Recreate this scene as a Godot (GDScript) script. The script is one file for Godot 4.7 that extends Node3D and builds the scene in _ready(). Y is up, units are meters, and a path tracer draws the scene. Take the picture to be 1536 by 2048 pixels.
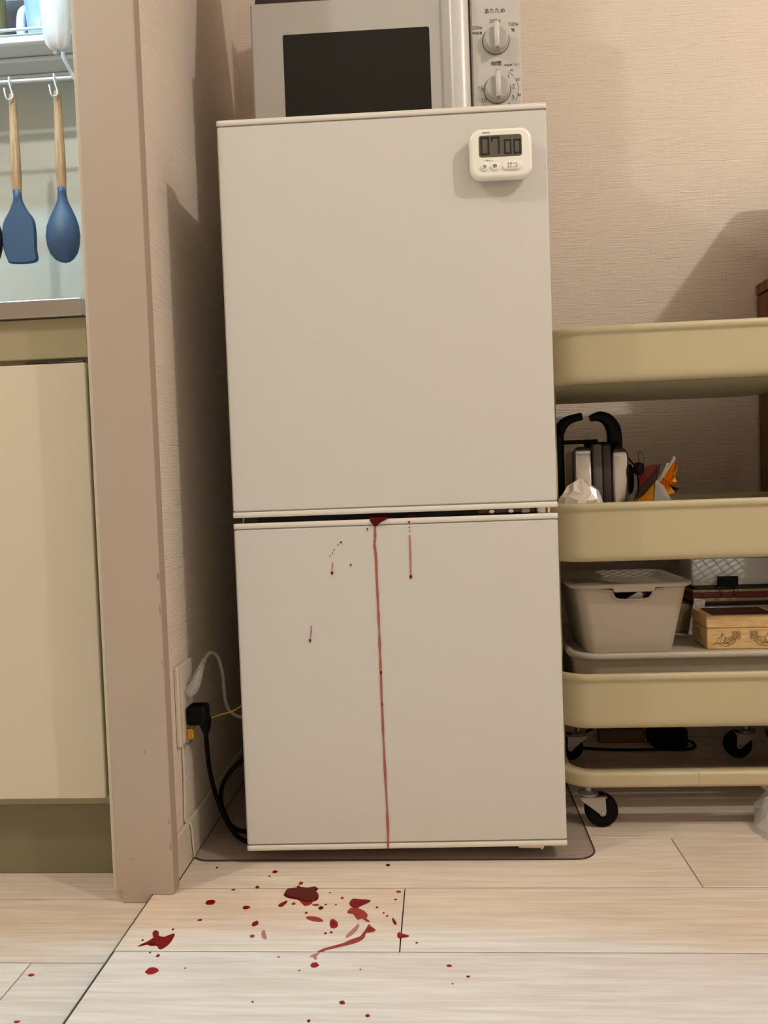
extends Node3D

# ---------------------------------------------------------------- helpers
var used := {}
var rng := RandomNumberGenerator.new()
var M := {}
const FRIDGE_TURN := 0.0266

func numbered(n: String) -> String:
	if not used.has(n):
		used[n] = 0
		return n
	used[n] += 1
	return "%s_%03d" % [n, used[n]]

func tag(o: Node3D, label: String, category: String, group := "") -> Node3D:
	o.set_meta("label", label)
	o.set_meta("category", category)
	if group != "":
		o.set_meta("group", group)
	return o

func thing(called: String, label: String, category: String, at := Vector3.ZERO, turn := 0.0, group := "") -> Node3D:
	var o := Node3D.new()
	o.name = numbered(called)
	add_child(o, true)
	o.position = at
	o.rotation.y = turn
	tag(o, label, category, group)
	return o

func new_st() -> SurfaceTool:
	var st := SurfaceTool.new()
	st.begin(Mesh.PRIMITIVE_TRIANGLES)
	st.set_smooth_group(-1)
	return st

func obj(called: String, st: SurfaceTool, m: Material, parent: Node3D = null) -> MeshInstance3D:
	st.generate_normals()
	var o := MeshInstance3D.new()
	o.mesh = st.commit()
	o.material_override = m
	put(o, called, parent)
	return o

func put(o: MeshInstance3D, called: String, parent: Node3D = null) -> void:
	o.cast_shadow = GeometryInstance3D.SHADOW_CASTING_SETTING_ON
	if parent == null:
		o.name = numbered(called)
		add_child(o, true)
	else:
		var n := called
		var k := 0
		while parent.has_node(NodePath(n)):
			k += 1
			n = "%s_%03d" % [called, k]
		o.name = n
		parent.add_child(o, true)

func again(src: MeshInstance3D, called: String, parent: Node3D, at: Vector3, m: Material = null) -> MeshInstance3D:
	var o := MeshInstance3D.new()
	o.mesh = src.mesh
	o.material_override = m if m else src.material_override
	put(o, called, parent)
	o.position = at
	return o

func struct(called: String, st: SurfaceTool, m: Material, parent: Node3D = null) -> MeshInstance3D:
	var o := obj(called, st, m, parent)
	if parent == null:
		o.set_meta("kind", "structure")
	return o

# corners go counter-clockwise seen from outside
func tri(st: SurfaceTool, a: Vector3, b: Vector3, c: Vector3) -> void:
	st.add_vertex(a); st.add_vertex(c); st.add_vertex(b)

func qd(st: SurfaceTool, a: Vector3, b: Vector3, c: Vector3, d: Vector3) -> void:
	tri(st, a, b, c); tri(st, a, c, d)

func ring(c: Vector3, w: float, d: float, r: float, n := 5) -> PackedVector3Array:
	var out := PackedVector3Array()
	r = clampf(r, 0.0002, minf(w, d))
	for k in 4:
		var sx: float = [1, -1, -1, 1][k]
		var sz: float = [-1, -1, 1, 1][k]
		for i in n + 1:
			var t := (k + float(i) / n) * PI / 2
			out.append(c + Vector3(sx * (w - r) + r * cos(t), 0, sz * (d - r) - r * sin(t)))
	return out

func circle(c: Vector3, rx: float, rz: float, n := 24) -> PackedVector3Array:
	var out := PackedVector3Array()
	for i in n:
		var t := TAU * i / n
		out.append(c + Vector3(rx * cos(t), 0, -rz * sin(t)))
	return out

func cap(st: SurfaceTool, l: PackedVector3Array, up: bool) -> void:
	var c := Vector3.ZERO
	for p in l:
		c += p
	c /= l.size()
	for i in l.size():
		var a := l[i]
		var b := l[(i + 1) % l.size()]
		if up:
			tri(st, c, a, b)
		else:
			tri(st, c, b, a)

func loft(st: SurfaceTool, loops: Array, bottom := true, top := true, smooth := true) -> void:
	if smooth:
		st.set_smooth_group(1)
	for k in loops.size() - 1:
		var lo: PackedVector3Array = loops[k]
		var hi: PackedVector3Array = loops[k + 1]
		for i in lo.size():
			var j := (i + 1) % lo.size()
			qd(st, lo[i], lo[j], hi[j], hi[i])
	st.set_smooth_group(-1)
	if bottom:
		cap(st, loops[0], false)
	if top:
		cap(st, loops[-1], true)

# a box with chamfered edges between two corners
func cbox(st: SurfaceTool, lo: Vector3, hi: Vector3, b := 0.002) -> void:
	var c := (lo + hi) / 2
	var h := (hi - lo) / 2
	b = minf(b, 0.45 * minf(h.x, minf(h.y, h.z)) * 2)
	var loops := []
	for s in [[lo.y, b], [lo.y + b, 0.0], [hi.y - b, 0.0], [hi.y, b]]:
		loops.append(ring(Vector3(c.x, s[0], c.z), h.x - s[1], h.z - s[1], b, 1))
	loft(st, loops, true, true, false)

func box(lo: Vector3, hi: Vector3, b := 0.002) -> SurfaceTool:
	var st := new_st()
	cbox(st, lo, hi, b)
	return st

# a box with well rounded edges
func rbox(st: SurfaceTool, lo: Vector3, hi: Vector3, r: float, re := 0.0, n := 4) -> void:
	var c := (lo + hi) / 2
	var h := (hi - lo) / 2
	if re == 0.0:
		re = r
	var loops := []
	for i in n + 1:
		var t := PI / 2 * i / n
		loops.append(ring(Vector3(c.x, lo.y + re * (1 - sin(t)), c.z), h.x - re * (1 - cos(t)), h.z - re * (1 - cos(t)), maxf(r - re * (1 - cos(t)), 0.0005), n))
	loops.append(ring(Vector3(c.x, lo.y + re + minf(0.001, re * .2), c.z), h.x, h.z, r, n))
	loops.append(ring(Vector3(c.x, hi.y - re - minf(0.001, re * .2), c.z), h.x, h.z, r, n))
	for i in range(n, -1, -1):
		var t := PI / 2 * i / n
		loops.append(ring(Vector3(c.x, hi.y - re * (1 - sin(t)), c.z), h.x - re * (1 - cos(t)), h.z - re * (1 - cos(t)), maxf(r - re * (1 - cos(t)), 0.0005), n))
	loft(st, loops)

func tube(st: SurfaceTool, pts: Array, r, n := 8, caps := true) -> void:
	var loops := []
	var up := Vector3(0.31, 0.87, 0.39).normalized()
	for i in pts.size():
		var p: Vector3 = pts[i]
		var f: Vector3 = (pts[mini(i + 1, pts.size() - 1)] - pts[maxi(i - 1, 0)]).normalized()
		var s := up.cross(f)
		if s.length() < 0.05:
			s = Vector3.RIGHT.cross(f)
		s = s.normalized()
		var u := f.cross(s).normalized()
		up = u
		var rr: float = r[i] if r is Array else r
		var l := PackedVector3Array()
		for k in n:
			var t := TAU * k / n
			l.append(p + rr * (cos(t) * s + sin(t) * u))
		loops.append(l)
	loft(st, loops, caps, caps)

# a smooth curve through points
func curve(pts: Array, steps := 6) -> Array:
	var out := []
	for i in pts.size() - 1:
		var a: Vector3 = pts[maxi(i - 1, 0)]
		var b: Vector3 = pts[i]
		var c: Vector3 = pts[i + 1]
		var d: Vector3 = pts[mini(i + 2, pts.size() - 1)]
		for k in steps:
			out.append(b.cubic_interpolate(c, a, d, float(k) / steps))
	out.append(pts[-1])
	return out

func smooth_poly(pts: Array, steps := 4) -> PackedVector2Array:
	var out := PackedVector2Array()
	var n := pts.size()
	for i in n:
		var b := Vector2(pts[i][0], pts[i][1])
		var c := Vector2(pts[(i + 1) % n][0], pts[(i + 1) % n][1])
		var a := Vector2(pts[(i + n - 1) % n][0], pts[(i + n - 1) % n][1])
		var d := Vector2(pts[(i + 2) % n][0], pts[(i + 2) % n][1])
		for k in steps:
			out.append(b.cubic_interpolate(c, a, d, float(k) / steps))
	return out

func plain_poly(pts: Array) -> PackedVector2Array:
	var out := PackedVector2Array()
	for p in pts:
		out.append(Vector2(p[0], p[1]))
	return out

# a polygon in the xy plane drawn out from z0 to z1, its front edge bevelled
func extrude(st: SurfaceTool, poly: PackedVector2Array, z0: float, z1: float, b := 0.0, smooth := false) -> void:
	var area := 0.0
	var n := poly.size()
	for i in n:
		area += poly[i].cross(poly[(i + 1) % n])
	if area < 0:
		poly.reverse()
	var inner := PackedVector2Array()
	for i in n:
		var e0 := (poly[i] - poly[(i + n - 1) % n]).normalized()
		var e1 := (poly[(i + 1) % n] - poly[i]).normalized()
		var nn := (Vector2(-e0.y, e0.x) + Vector2(-e1.y, e1.x)).normalized()
		inner.append(poly[i] + nn * b)
	var loops := [[poly, z0], [poly, z1 - b], [inner, z1]] if b > 0 else [[poly, z0], [poly, z1]]
	if smooth:
		st.set_smooth_group(2)
	for k in loops.size() - 1:
		for i in n:
			var j := (i + 1) % n
			var a: Vector2 = loops[k][0][i]
			var bb: Vector2 = loops[k][0][j]
			var c: Vector2 = loops[k + 1][0][j]
			var d: Vector2 = loops[k + 1][0][i]
			qd(st, Vector3(a.x, a.y, loops[k][1]), Vector3(bb.x, bb.y, loops[k][1]), Vector3(c.x, c.y, loops[k + 1][1]), Vector3(d.x, d.y, loops[k + 1][1]))
	st.set_smooth_group(-1)
	for f in [[loops[-1][0], z1, true], [poly, z0, false]]:
		var pl: PackedVector2Array = f[0]
		var idx := Geometry2D.triangulate_polygon(pl)
		if idx.is_empty():
			pl = poly
			idx = Geometry2D.triangulate_polygon(pl)
		for i in range(0, idx.size(), 3):
			var p := [pl[idx[i]], pl[idx[i + 1]], pl[idx[i + 2]]]
			if ((p[1] - p[0]).cross(p[2] - p[0]) > 0) != f[2]:
				p.reverse()
			tri(st, Vector3(p[0].x, p[0].y, f[1]), Vector3(p[1].x, p[1].y, f[1]), Vector3(p[2].x, p[2].y, f[1]))

# flat print: a line of some width in the xy plane at z
func stroke(st: SurfaceTool, pts: Array, w: float, z: float) -> void:
	for i in pts.size() - 1:
		var a := Vector2(pts[i][0], pts[i][1])
		var b := Vector2(pts[i + 1][0], pts[i + 1][1])
		var d := (b - a).normalized()
		var s := Vector2(-d.y, d.x) * w / 2
		a -= d * w * .35
		b += d * w * .35
		qd(st, Vector3(a.x - s.x, a.y - s.y, z), Vector3(b.x - s.x, b.y - s.y, z), Vector3(b.x + s.x, b.y + s.y, z), Vector3(a.x + s.x, a.y + s.y, z))

const GLYPH := {
	"あ": [[[.15, .2], [.85, .17]], [[.42, .05], [.4, .5], [.5, .9]], [[.68, .35], [.5, .75], [.25, .9], [.15, .75], [.3, .55], [.6, .45], [.85, .6], [.85, .8], [.6, .95]]],
	"た": [[[.1, .25], [.6, .22]], [[.35, .05], [.28, .45], [.12, .92]], [[.55, .45], [.88, .43]], [[.52, .7], [.55, .88], [.92, .86]]],
	"め": [[[.2, .2], [.3, .55], [.5, .88]], [[.65, .1], [.5, .6], [.2, .9], [.1, .7], [.3, .42], [.65, .32], [.9, .5], [.88, .75], [.6, .93]]],
	"時": [[[.08, .15], [.08, .8]], [[.08, .15], [.35, .15], [.35, .8]], [[.08, .47], [.35, .47]], [[.08, .78], [.35, .78]], [[.5, .2], [.9, .2]], [[.7, .05], [.7, .38]], [[.42, .38], [.96, .38]], [[.42, .6], [.96, .6]], [[.8, .45], [.8, .92], [.7, .88]], [[.55, .7], [.62, .8]]],
	"間": [[[.08, .08], [.08, .95]], [[.08, .08], [.42, .08], [.42, .35]], [[.08, .22], [.42, .22]], [[.08, .35], [.42, .35]], [[.92, .08], [.92, .95], [.8, .92]], [[.92, .08], [.58, .08], [.58, .35]], [[.58, .22], [.92, .22]], [[.58, .35], [.92, .35]], [[.32, .5], [.32, .85]], [[.32, .5], [.68, .5], [.68, .85]], [[.32, .67], [.68, .67]], [[.32, .85], [.68, .85]]],
	"分": [[[.4, .05], [.3, .3], [.05, .5]], [[.6, .05], [.7, .3], [.95, .5]], [[.25, .52], [.75, .52], [.72, .9], [.58, .88]], [[.48, .52], [.4, .78], [.15, .95]]],
	"秒": [[[.35, .08], [.1, .18]], [[.05, .35], [.45, .35]], [[.26, .15], [.26, .95]], [[.26, .4], [.05, .7]], [[.26, .45], [.45, .62]], [[.7, .05], [.7, .55]], [[.58, .2], [.5, .5]], [[.82, .2], [.95, .45]], [[.92, .5], [.75, .8], [.45, .95]]],
	"ス": [[[.15, .15], [.8, .15], [.55, .55], [.1, .9]], [[.52, .55], [.9, .9]]],
	"タ": [[[.4, .05], [.1, .5]], [[.38, .2], [.85, .2], [.65, .65], [.25, .95]], [[.35, .42], [.65, .62]]],
	"ー": [[[.1, .5], [.9, .5]]],
	"ト": [[[.35, .05], [.35, .95]], [[.35, .4], [.75, .6]]],
	"ッ": [[[.2, .45], [.28, .62]], [[.45, .4], [.52, .58]], [[.85, .45], [.7, .75], [.4, .95]]],
	"プ": [[[.1, .25], [.75, .25], [.6, .65], [.2, .95]], [[.82, .1], [.92, .02], [1.0, .12], [.9, .22], [.82, .1]]],
	"リ": [[[.25, .1], [.25, .6]], [[.75, .08], [.75, .5], [.4, .95]]],
	"セ": [[[.05, .45], [.9, .3], [.75, .6]], [[.35, .08], [.35, .8], [.5, .9], [.9, .88]]],
	"半": [[[.25, .12], [.33, .3]], [[.75, .12], [.67, .3]], [[.15, .4], [.85, .4]], [[.05, .62], [.95, .62]], [[.5, .05], [.5, .98]]],
	"解": [[[.25, .05], [.1, .3]], [[.1, .25], [.1, .95]], [[.1, .25], [.42, .25], [.42, .95]], [[.1, .45], [.42, .45]], [[.1, .65], [.42, .65]], [[.55, .12], [.95, .12], [.92, .4]], [[.72, .12], [.55, .42]], [[.55, .6], [.95, .6]], [[.5, .78], [1, .78]], [[.75, .45], [.75, .98]]],
	"凍": [[[.08, .15], [.18, .3]], [[.05, .9], [.2, .6]], [[.3, .18], [.95, .18]], [[.62, .03], [.62, .98]], [[.38, .32], [.88, .32], [.88, .6], [.38, .6], [.38, .32]], [[.38, .46], [.88, .46]], [[.6, .62], [.3, .92]], [[.64, .62], [.95, .92]]],
	"強": [[[.05, .1], [.38, .1], [.38, .32], [.08, .32], [.08, .55], [.4, .55], [.35, .92], [.22, .9]], [[.7, .05], [.5, .3], [.9, .3]], [[.5, .42], [.9, .42], [.9, .65], [.5, .65], [.5, .42]], [[.7, .35], [.7, .9]], [[.45, .92], [.92, .88]]],
	"(": [[[.65, .02], [.4, .3], [.4, .7], [.65, .98]]],
	")": [[[.35, .02], [.6, .3], [.6, .7], [.35, .98]]],
}

# Japanese print, centred at x, y, character height h
func kana(st: SurfaceTool, text: String, x: float, y: float, h: float, z: float, w := 0.0) -> void:
	if w == 0.0:
		w = h * .11
	var at := x - text.length() * h * .54
	for ch in text:
		for s in GLYPH[ch]:
			var pts := []
			for p in s:
				pts.append([at + p[0] * h, y + h / 2 - p[1] * h])
			stroke(st, pts, w, z)
		at += h * 1.08

func latin(text: String, h: float, m: Material, parent: Node3D, at: Vector3, called := "printed_text") -> MeshInstance3D:
	var f := SystemFont.new()
	f.font_names = PackedStringArray(["Droid Sans"])
	var t := TextMesh.new()
	t.font = f
	t.text = text
	t.font_size = 32
	t.pixel_size = h / 23.0
	t.depth = 0.0002
	t.curve_step = 2.0
	var o := MeshInstance3D.new()
	o.mesh = t
	o.material_override = m
	put(o, called, parent)
	o.position = at
	return o

# ---------------------------------------------------------------- materials
func mat(c: Color, rough := 0.5, metal := 0.0) -> StandardMaterial3D:
	var m := StandardMaterial3D.new()
	m.albedo_color = c
	m.roughness = rough
	m.metallic = metal
	return m

func wet(c: Color, rough: float) -> StandardMaterial3D:
	var m := mat(c, rough)
	m.metallic_specular = 0.28
	return m

func clear(c: Color, rough := 0.1) -> StandardMaterial3D:
	var m := mat(c, rough)
	m.transparency = BaseMaterial3D.TRANSPARENCY_ALPHA
	return m

func grain_tex(dark: Color, light: Color, sd: int, w: int, h: int, along_u: bool, streaks: float, contrast := 1.0) -> ImageTexture:
	var a := FastNoiseLite.new()
	a.seed = sd
	a.noise_type = FastNoiseLite.TYPE_SIMPLEX
	a.frequency = 1.0
	a.fractal_octaves = 4
	var im := Image.create(w, h, false, Image.FORMAT_RGB8)
	for j in h:
		for i in w:
			var u := float(i) / w if along_u else float(j) / h
			var v := float(j) / h if along_u else float(i) / w
			# blended with its own wrap so that it repeats without a seam
			var n0 := a.get_noise_2d(u * 3.0, v * streaks) + .6 * a.get_noise_2d(u * 9.0 + 40.0, v * streaks * 3.1)
			var n1 := a.get_noise_2d((u - 1.0) * 3.0, (v) * streaks) + .6 * a.get_noise_2d((u - 1.0) * 9.0 + 40.0, v * streaks * 3.1)
			var n := lerpf(n0, n1, smoothstep(.8, 1.0, u))
			im.set_pixel(i, j, dark.lerp(light, clampf(.55 + contrast * n, 0, 1)))
	return ImageTexture.create_from_image(im)

func weave_image(n: int) -> Image:
	var r := RandomNumberGenerator.new()
	r.seed = 77
	var hgt := PackedFloat32Array()
	hgt.resize(n * n)
	hgt.fill(0.45)
	for k in n * 9:                       # horizontal threads
		var y := r.randi() % n
		var x := r.randi() % n
		var l := r.randi_range(20, 90)
		var v := r.randf_range(-.16, .2)
		for i in l:
			var f := sin(PI * i / l)
			hgt[y * n + (x + i) % n] += v * f
			hgt[((y + 1) % n) * n + (x + i) % n] += v * f * .6
	for k in n * 4:                       # upright threads
		var y := r.randi() % n
		var x := r.randi() % n
		var l := r.randi_range(15, 60)
		var v := r.randf_range(-.14, .14)
		for i in l:
			hgt[((y + i) % n) * n + x] += v * sin(PI * i / l)
	var im := Image.create(n, n, false, Image.FORMAT_RGB8)
	for y in n:
		for x in n:
			var g := clampf(hgt[y * n + x] + r.randf_range(-.05, .05), 0, 1)
			im.set_pixel(x, y, Color(g, g, g))
	return im

func make_materials() -> void:
	# wallpaper with a woven relief
	var weave := weave_image(512)
	var wn: Image = weave.duplicate()
	wn.bump_map_to_normal_map(2.2)
	var paper := mat(Color(0.86, 0.795, 0.735), 0.85)
	paper.normal_enabled = true
	paper.normal_texture = ImageTexture.create_from_image(wn)
	paper.normal_scale = 1.2
	paper.uv1_triplanar = true
	paper.uv1_world_triplanar = true
	paper.uv1_scale = Vector3(2.6, 2.6, 2.6)
	M.paper = paper
	# pale plank flooring, a few tones
	var g := grain_tex(Color(0.81, 0.73, 0.66), Color(0.92, 0.86, 0.805), 5, 1024, 512, true, 30.0, .40)
	M.planks = []
	for k in 5:
		var p := mat([Color(1, 1, 1), Color(.975, .97, .96), Color(1, .985, .97), Color(.96, .955, .95), Color(.985, .975, .975)][k], 0.42)
		p.albedo_texture = g
		p.uv1_triplanar = true
		p.uv1_world_triplanar = true
		p.uv1_scale = Vector3(1.1, 1.1, 2.4)
		p.uv1_offset = Vector3(.31 * k, 0, .173 * k)
		M.planks.append(p)
	M.groove = mat(Color(0.30, 0.25, 0.21), 0.9)
	M.ceiling = mat(Color(0.88, 0.85, 0.8), 0.9)
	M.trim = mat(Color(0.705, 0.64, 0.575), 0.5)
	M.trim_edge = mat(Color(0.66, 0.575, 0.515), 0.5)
	M.chip = mat(Color(0.62, 0.53, 0.47), 0.7)
	M.baseboard = mat(Color(0.80, 0.75, 0.68), 0.5)
	M.fridge = mat(Color(0.81, 0.79, 0.762), 0.38)
	M.fridge_trim = mat(Color(0.885, 0.855, 0.81), 0.32)
	M.fridge_body = mat(Color(0.80, 0.78, 0.74), 0.45)
	M.seam = mat(Color(0.55, 0.53, 0.50), 0.6)
	M.gasket = mat(Color(0.20, 0.195, 0.20), 0.6)
	M.steel = mat(Color(0.74, 0.73, 0.72), 0.24, 1.0)
	M.chrome = mat(Color(0.86, 0.85, 0.83), 0.14, 1.0)
	M.zinc = mat(Color(0.66, 0.65, 0.64), 0.32, 0.75)
	M.dark_metal = mat(Color(0.35, 0.33, 0.31), 0.35, 1.0)
	M.black = mat(Color(0.03, 0.028, 0.028), 0.5)
	M.black.metallic_specular = 0.25
	M.rubber = mat(Color(0.028, 0.026, 0.026), 0.6)
	M.rubber.metallic_specular = 0.25
	M.grey_plastic = mat(Color(0.33, 0.31, 0.29), 0.5)
	M.micro = mat(Color(0.69, 0.672, 0.645), 0.42)
	M.micro_hi = mat(Color(0.78, 0.76, 0.74), 0.3)
	M.micro_panel = mat(Color(0.745, 0.725, 0.70), 0.4)
	M.window_glass = mat(Color(0.075, 0.065, 0.06), 0.12)
	M.print_grey = mat(Color(0.36, 0.33, 0.33), 0.7)
	M.print_dark = mat(Color(0.16, 0.14, 0.13), 0.7)
	M.timer = mat(Color(0.935, 0.915, 0.87), 0.22)
	M.lcd = mat(Color(0.36, 0.34, 0.28), 0.3)
	M.lcd_digit = mat(Color(0.035, 0.03, 0.03), 0.5)
	M.cart = mat(Color(0.725, 0.672, 0.535), 0.42)
	M.bin = mat(Color(0.70, 0.65, 0.58), 0.5)
	M.cream = mat(Color(0.835, 0.795, 0.705), 0.42)
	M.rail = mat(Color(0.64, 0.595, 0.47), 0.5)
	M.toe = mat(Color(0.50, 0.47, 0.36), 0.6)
	M.kitchen_wall = mat(Color(0.795, 0.81, 0.775), 0.32)
	M.white = mat(Color(0.90, 0.91, 0.91), 0.35)
	M.white_warm = mat(Color(0.88, 0.85, 0.81), 0.4)
	M.blue = mat(Color(0.205, 0.325, 0.46), 0.48)
	M.navy = mat(Color(0.06, 0.09, 0.12), 0.45)
	var hw := mat(Color.WHITE, 0.5)
	hw.albedo_texture = grain_tex(Color(0.62, 0.47, 0.32), Color(0.83, 0.69, 0.52), 12, 256, 256, false, 26.0, .8)
	hw.uv1_triplanar = true
	hw.uv1_scale = Vector3(9, 3, 9)
	M.handle_wood = hw
	var cw := mat(Color.WHITE, 0.5)
	cw.albedo_texture = grain_tex(Color(0.38, 0.23, 0.08), Color(0.53, 0.34, 0.14), 21, 256, 256, false, 18.0, .7)
	cw.uv1_triplanar = true
	cw.uv1_scale = Vector3(2.5, 1, 2.5)
	M.cabinet_wood = cw
	var bw := mat(Color.WHITE, 0.45)
	bw.albedo_texture = grain_tex(Color(0.79, 0.64, 0.42), Color(0.90, 0.76, 0.53), 33, 256, 128, true, 14.0, .6)
	bw.uv1_triplanar = true
	bw.uv1_scale = Vector3(5, 9, 5)
	M.box_wood = bw
	M.burnt = mat(Color(0.26, 0.11, 0.05), 0.7)
	M.red = wet(Color(0.47, 0.03, 0.03), 0.22)
	M.red_mid = wet(Color(0.57, 0.10, 0.085), 0.3)
	M.red_dark = wet(Color(0.33, 0.015, 0.015), 0.2)
	var sm := clear(Color(0.66, 0.20, 0.17, 0.72), 0.4)
	M.red_smear = sm
	var sp := clear(Color(0.80, 0.46, 0.42, 0.42), 0.4)
	M.red_pale = sp
	M.drip = clear(Color(0.74, 0.38, 0.31, 0.68), 0.3)
	M.speck = mat(Color(0.33, 0.27, 0.23), 0.7)
	M.mat_clear = clear(Color(0.66, 0.58, 0.53, 0.26), 0.3)
	M.mat_edge = clear(Color(0.14, 0.09, 0.09, 0.85), 0.3)
	M.clear_plastic = clear(Color(0.82, 0.80, 0.76, 0.35), 0.3)
	M.film = clear(Color(0.9, 0.89, 0.87, 0.55), 0.3)
	M.bag_white = mat(Color(0.90, 0.90, 0.90), 0.3)
	M.bag_white.backlight_enabled = true
	M.bag_white.backlight = Color(0.5, 0.5, 0.5)
	M.wrap = mat(Color(0.87, 0.81, 0.76), 0.25)
	M.gold = mat(Color(0.86, 0.60, 0.16), 0.22, 1.0)
	M.foil_red = mat(Color(0.50, 0.06, 0.04), 0.25)
	M.foil_brown = mat(Color(0.24, 0.13, 0.04), 0.3)
	M.paper_white = mat(Color(0.82, 0.81, 0.79), 0.6)
	M.yellow = mat(Color(0.80, 0.68, 0.05), 0.4)
	M.amber = mat(Color(0.74, 0.54, 0.07), 0.35)
	M.olive = mat(Color(0.55, 0.50, 0.30), 0.3)
	M.shelf = mat(Color(0.86, 0.87, 0.87), 0.4)
	M.cup = mat(Color(0.84, 0.89, 0.95), 0.3)
	M.cup_in = mat(Color(0.62, 0.72, 0.88), 0.3)

func lamp(called: String, label: String, at: Vector3, r: float, energy: float, col: Color, top: float) -> void:
	var t := thing(called, label, "lamp", Vector3(at.x, top, at.z))
	var st := new_st()
	var dy := at.y - top
	loft(st, [circle(Vector3(0, -.02, 0), .05, .05), circle(Vector3(0, -.004, 0), .055, .055), circle(Vector3(0, 0, 0), .055, .055)])
	tube(st, [Vector3(0, -.01, 0), Vector3(0, dy + r + .05, 0)], .004)
	obj("cord", st, M.white, t)
	st = new_st()
	loft(st, [circle(Vector3(0, dy + r * .9, 0), .016, .016), circle(Vector3(0, dy + r + .055, 0), .018, .018), circle(Vector3(0, dy + r + .06, 0), .01, .01)])
	obj("socket", st, M.white, t)
	var s := SphereMesh.new()
	s.radius = r
	s.height = 2 * r
	s.radial_segments = 24
	s.rings = 12
	var e := mat(Color.WHITE)
	e.emission_enabled = true
	e.emission = col
	e.emission_energy_multiplier = 1.2
	var b := MeshInstance3D.new()
	b.mesh = s
	b.material_override = e
	put(b, "light_bulb", t)
	b.position = Vector3(0, dy, 0)
	var l := OmniLight3D.new()
	l.name = called + "_glow"
	l.position = at
	l.light_color = col
	l.light_energy = energy
	l.light_size = r * .9
	l.omni_range = 12.0
	l.omni_attenuation = 2.0
	l.shadow_enabled = true
	add_child(l)

func _ready() -> void:
	rng.seed = 4
	# ------------------------------------------------ camera, sky, lights, exposure
	var cam := Camera3D.new()
	cam.name = "camera"
	cam.position = Vector3(0.30787, 0.56997, 1.18738)
	cam.rotation = Vector3(-0.035239, 0.069067, -0.036444)
	cam.fov = 64.4448
	cam.near = 0.02
	cam.current = true
	add_child(cam)
	var we := WorldEnvironment.new()
	we.name = "environment"
	var env := Environment.new()
	env.background_mode = Environment.BG_COLOR
	env.background_color = Color(0.03, 0.03, 0.035)
	env.tonemap_mode = Environment.TONE_MAPPER_LINEAR
	env.tonemap_exposure = 0.86
	env.sdfgi_enabled = true
	env.ssao_enabled = true
	env.ssil_enabled = true
	we.environment = env
	add_child(we)
	make_materials()
	var warm := Color(1.0, 0.995, 0.965)
	lamp("pendant_lamp", "round glowing bulb hanging over the room beside the storage cart", Vector3(1.75, 2.15, 1.1), .034, 1.65, warm, 2.4)
	lamp("kitchen_lamp", "round glowing bulb hanging over the kitchen floor", Vector3(-.98, 2.2, .90), .034, 1.0, warm, 2.4)
	downlight(Vector3(.2, 2.4, 1.7), 4.4)
	kitchen_tube(Vector3(-.62, 1.80, -.12), .66)

	build_room()
	build_fridge()
	build_fridge_mat()
	build_microwave()
	build_cart()
	build_kitchen()
	build_cabinet_right()
	build_cart_goods()
	build_rack_and_utensils()
	build_timer()
	build_outlet()
	build_spills()

func downlight(at: Vector3, energy: float) -> void:
	var t := thing("ceiling_downlight", "recessed round cool white downlight in the ceiling", "lamp", at)
	var st := new_st()
	loft(st, [circle(Vector3(0, 0, 0), .075, .075), circle(Vector3(0, -.008, 0), .075, .075), circle(Vector3(0, -.010, 0), .06, .06), circle(Vector3(0, -.002, 0), .055, .055)], false, false)
	obj("bezel", st, M.white, t)
	st = new_st()
	cap(st, circle(Vector3(0, -.004, 0), .055, .055), false)
	var e := mat(Color.WHITE)
	e.emission_enabled = true
	e.emission = Color(.46, .81, 1)
	e.emission_energy_multiplier = 1.0
	obj("light_panel", st, e, t)
	var l := SpotLight3D.new()
	l.name = "ceiling_downlight_glow"
	l.position = at + Vector3(0, -.012, 0)
	l.rotation_degrees = Vector3(-90, 0, 0)
	l.light_color = Color(.46, .81, 1.0)
	l.light_energy = energy
	l.light_size = .03
	l.spot_range = 8.0
	l.spot_attenuation = 2.0
	l.spot_angle = 33.6
	l.spot_angle_attenuation = .08
	l.shadow_enabled = true
	add_child(l)

func kitchen_tube(at: Vector3, energy: float) -> void:
	var t := thing("kitchen_tube_light", "slim cool white tube light under the kitchen wall cupboard", "lamp", at)
	obj("housing", box(Vector3(-.30, .006, -.03), Vector3(.30, .036, .03), .004), M.white, t)
	var e := mat(Color.WHITE)
	e.emission_enabled = true
	e.emission = Color(.80, .93, 1)
	e.emission_energy_multiplier = 1.0
	obj("light_panel", box(Vector3(-.28, -.004, -.018), Vector3(.28, .006, .018), .002), e, t)
	var l := AreaLight3D.new()
	l.name = "kitchen_tube_glow"
	l.position = at + Vector3(0, -.006, 0)
	l.rotation_degrees = Vector3(-90, 0, 0)
	l.area_size = Vector2(.56, .036)
	l.light_color = Color(.68, .90, 1.0)
	l.light_energy = energy
	l.area_range = 6.0
	l.shadow_enabled = true
	add_child(l)
	var c := thing("wall_cupboard", "cream kitchen wall cupboard above the dish rack", "cabinet", Vector3(-.62, 1.836, -.3))
	obj("body", box(Vector3(-.42, 0, -.25), Vector3(.42, .56, .2), .003), M.cream, c)
	obj("door", box(Vector3(-.419, .004, .202), Vector3(-.002, .556, .22), .002), M.cream, c)
	obj("door", box(Vector3(.002, .004, .202), Vector3(.419, .556, .22), .002), M.cream, c)

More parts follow.
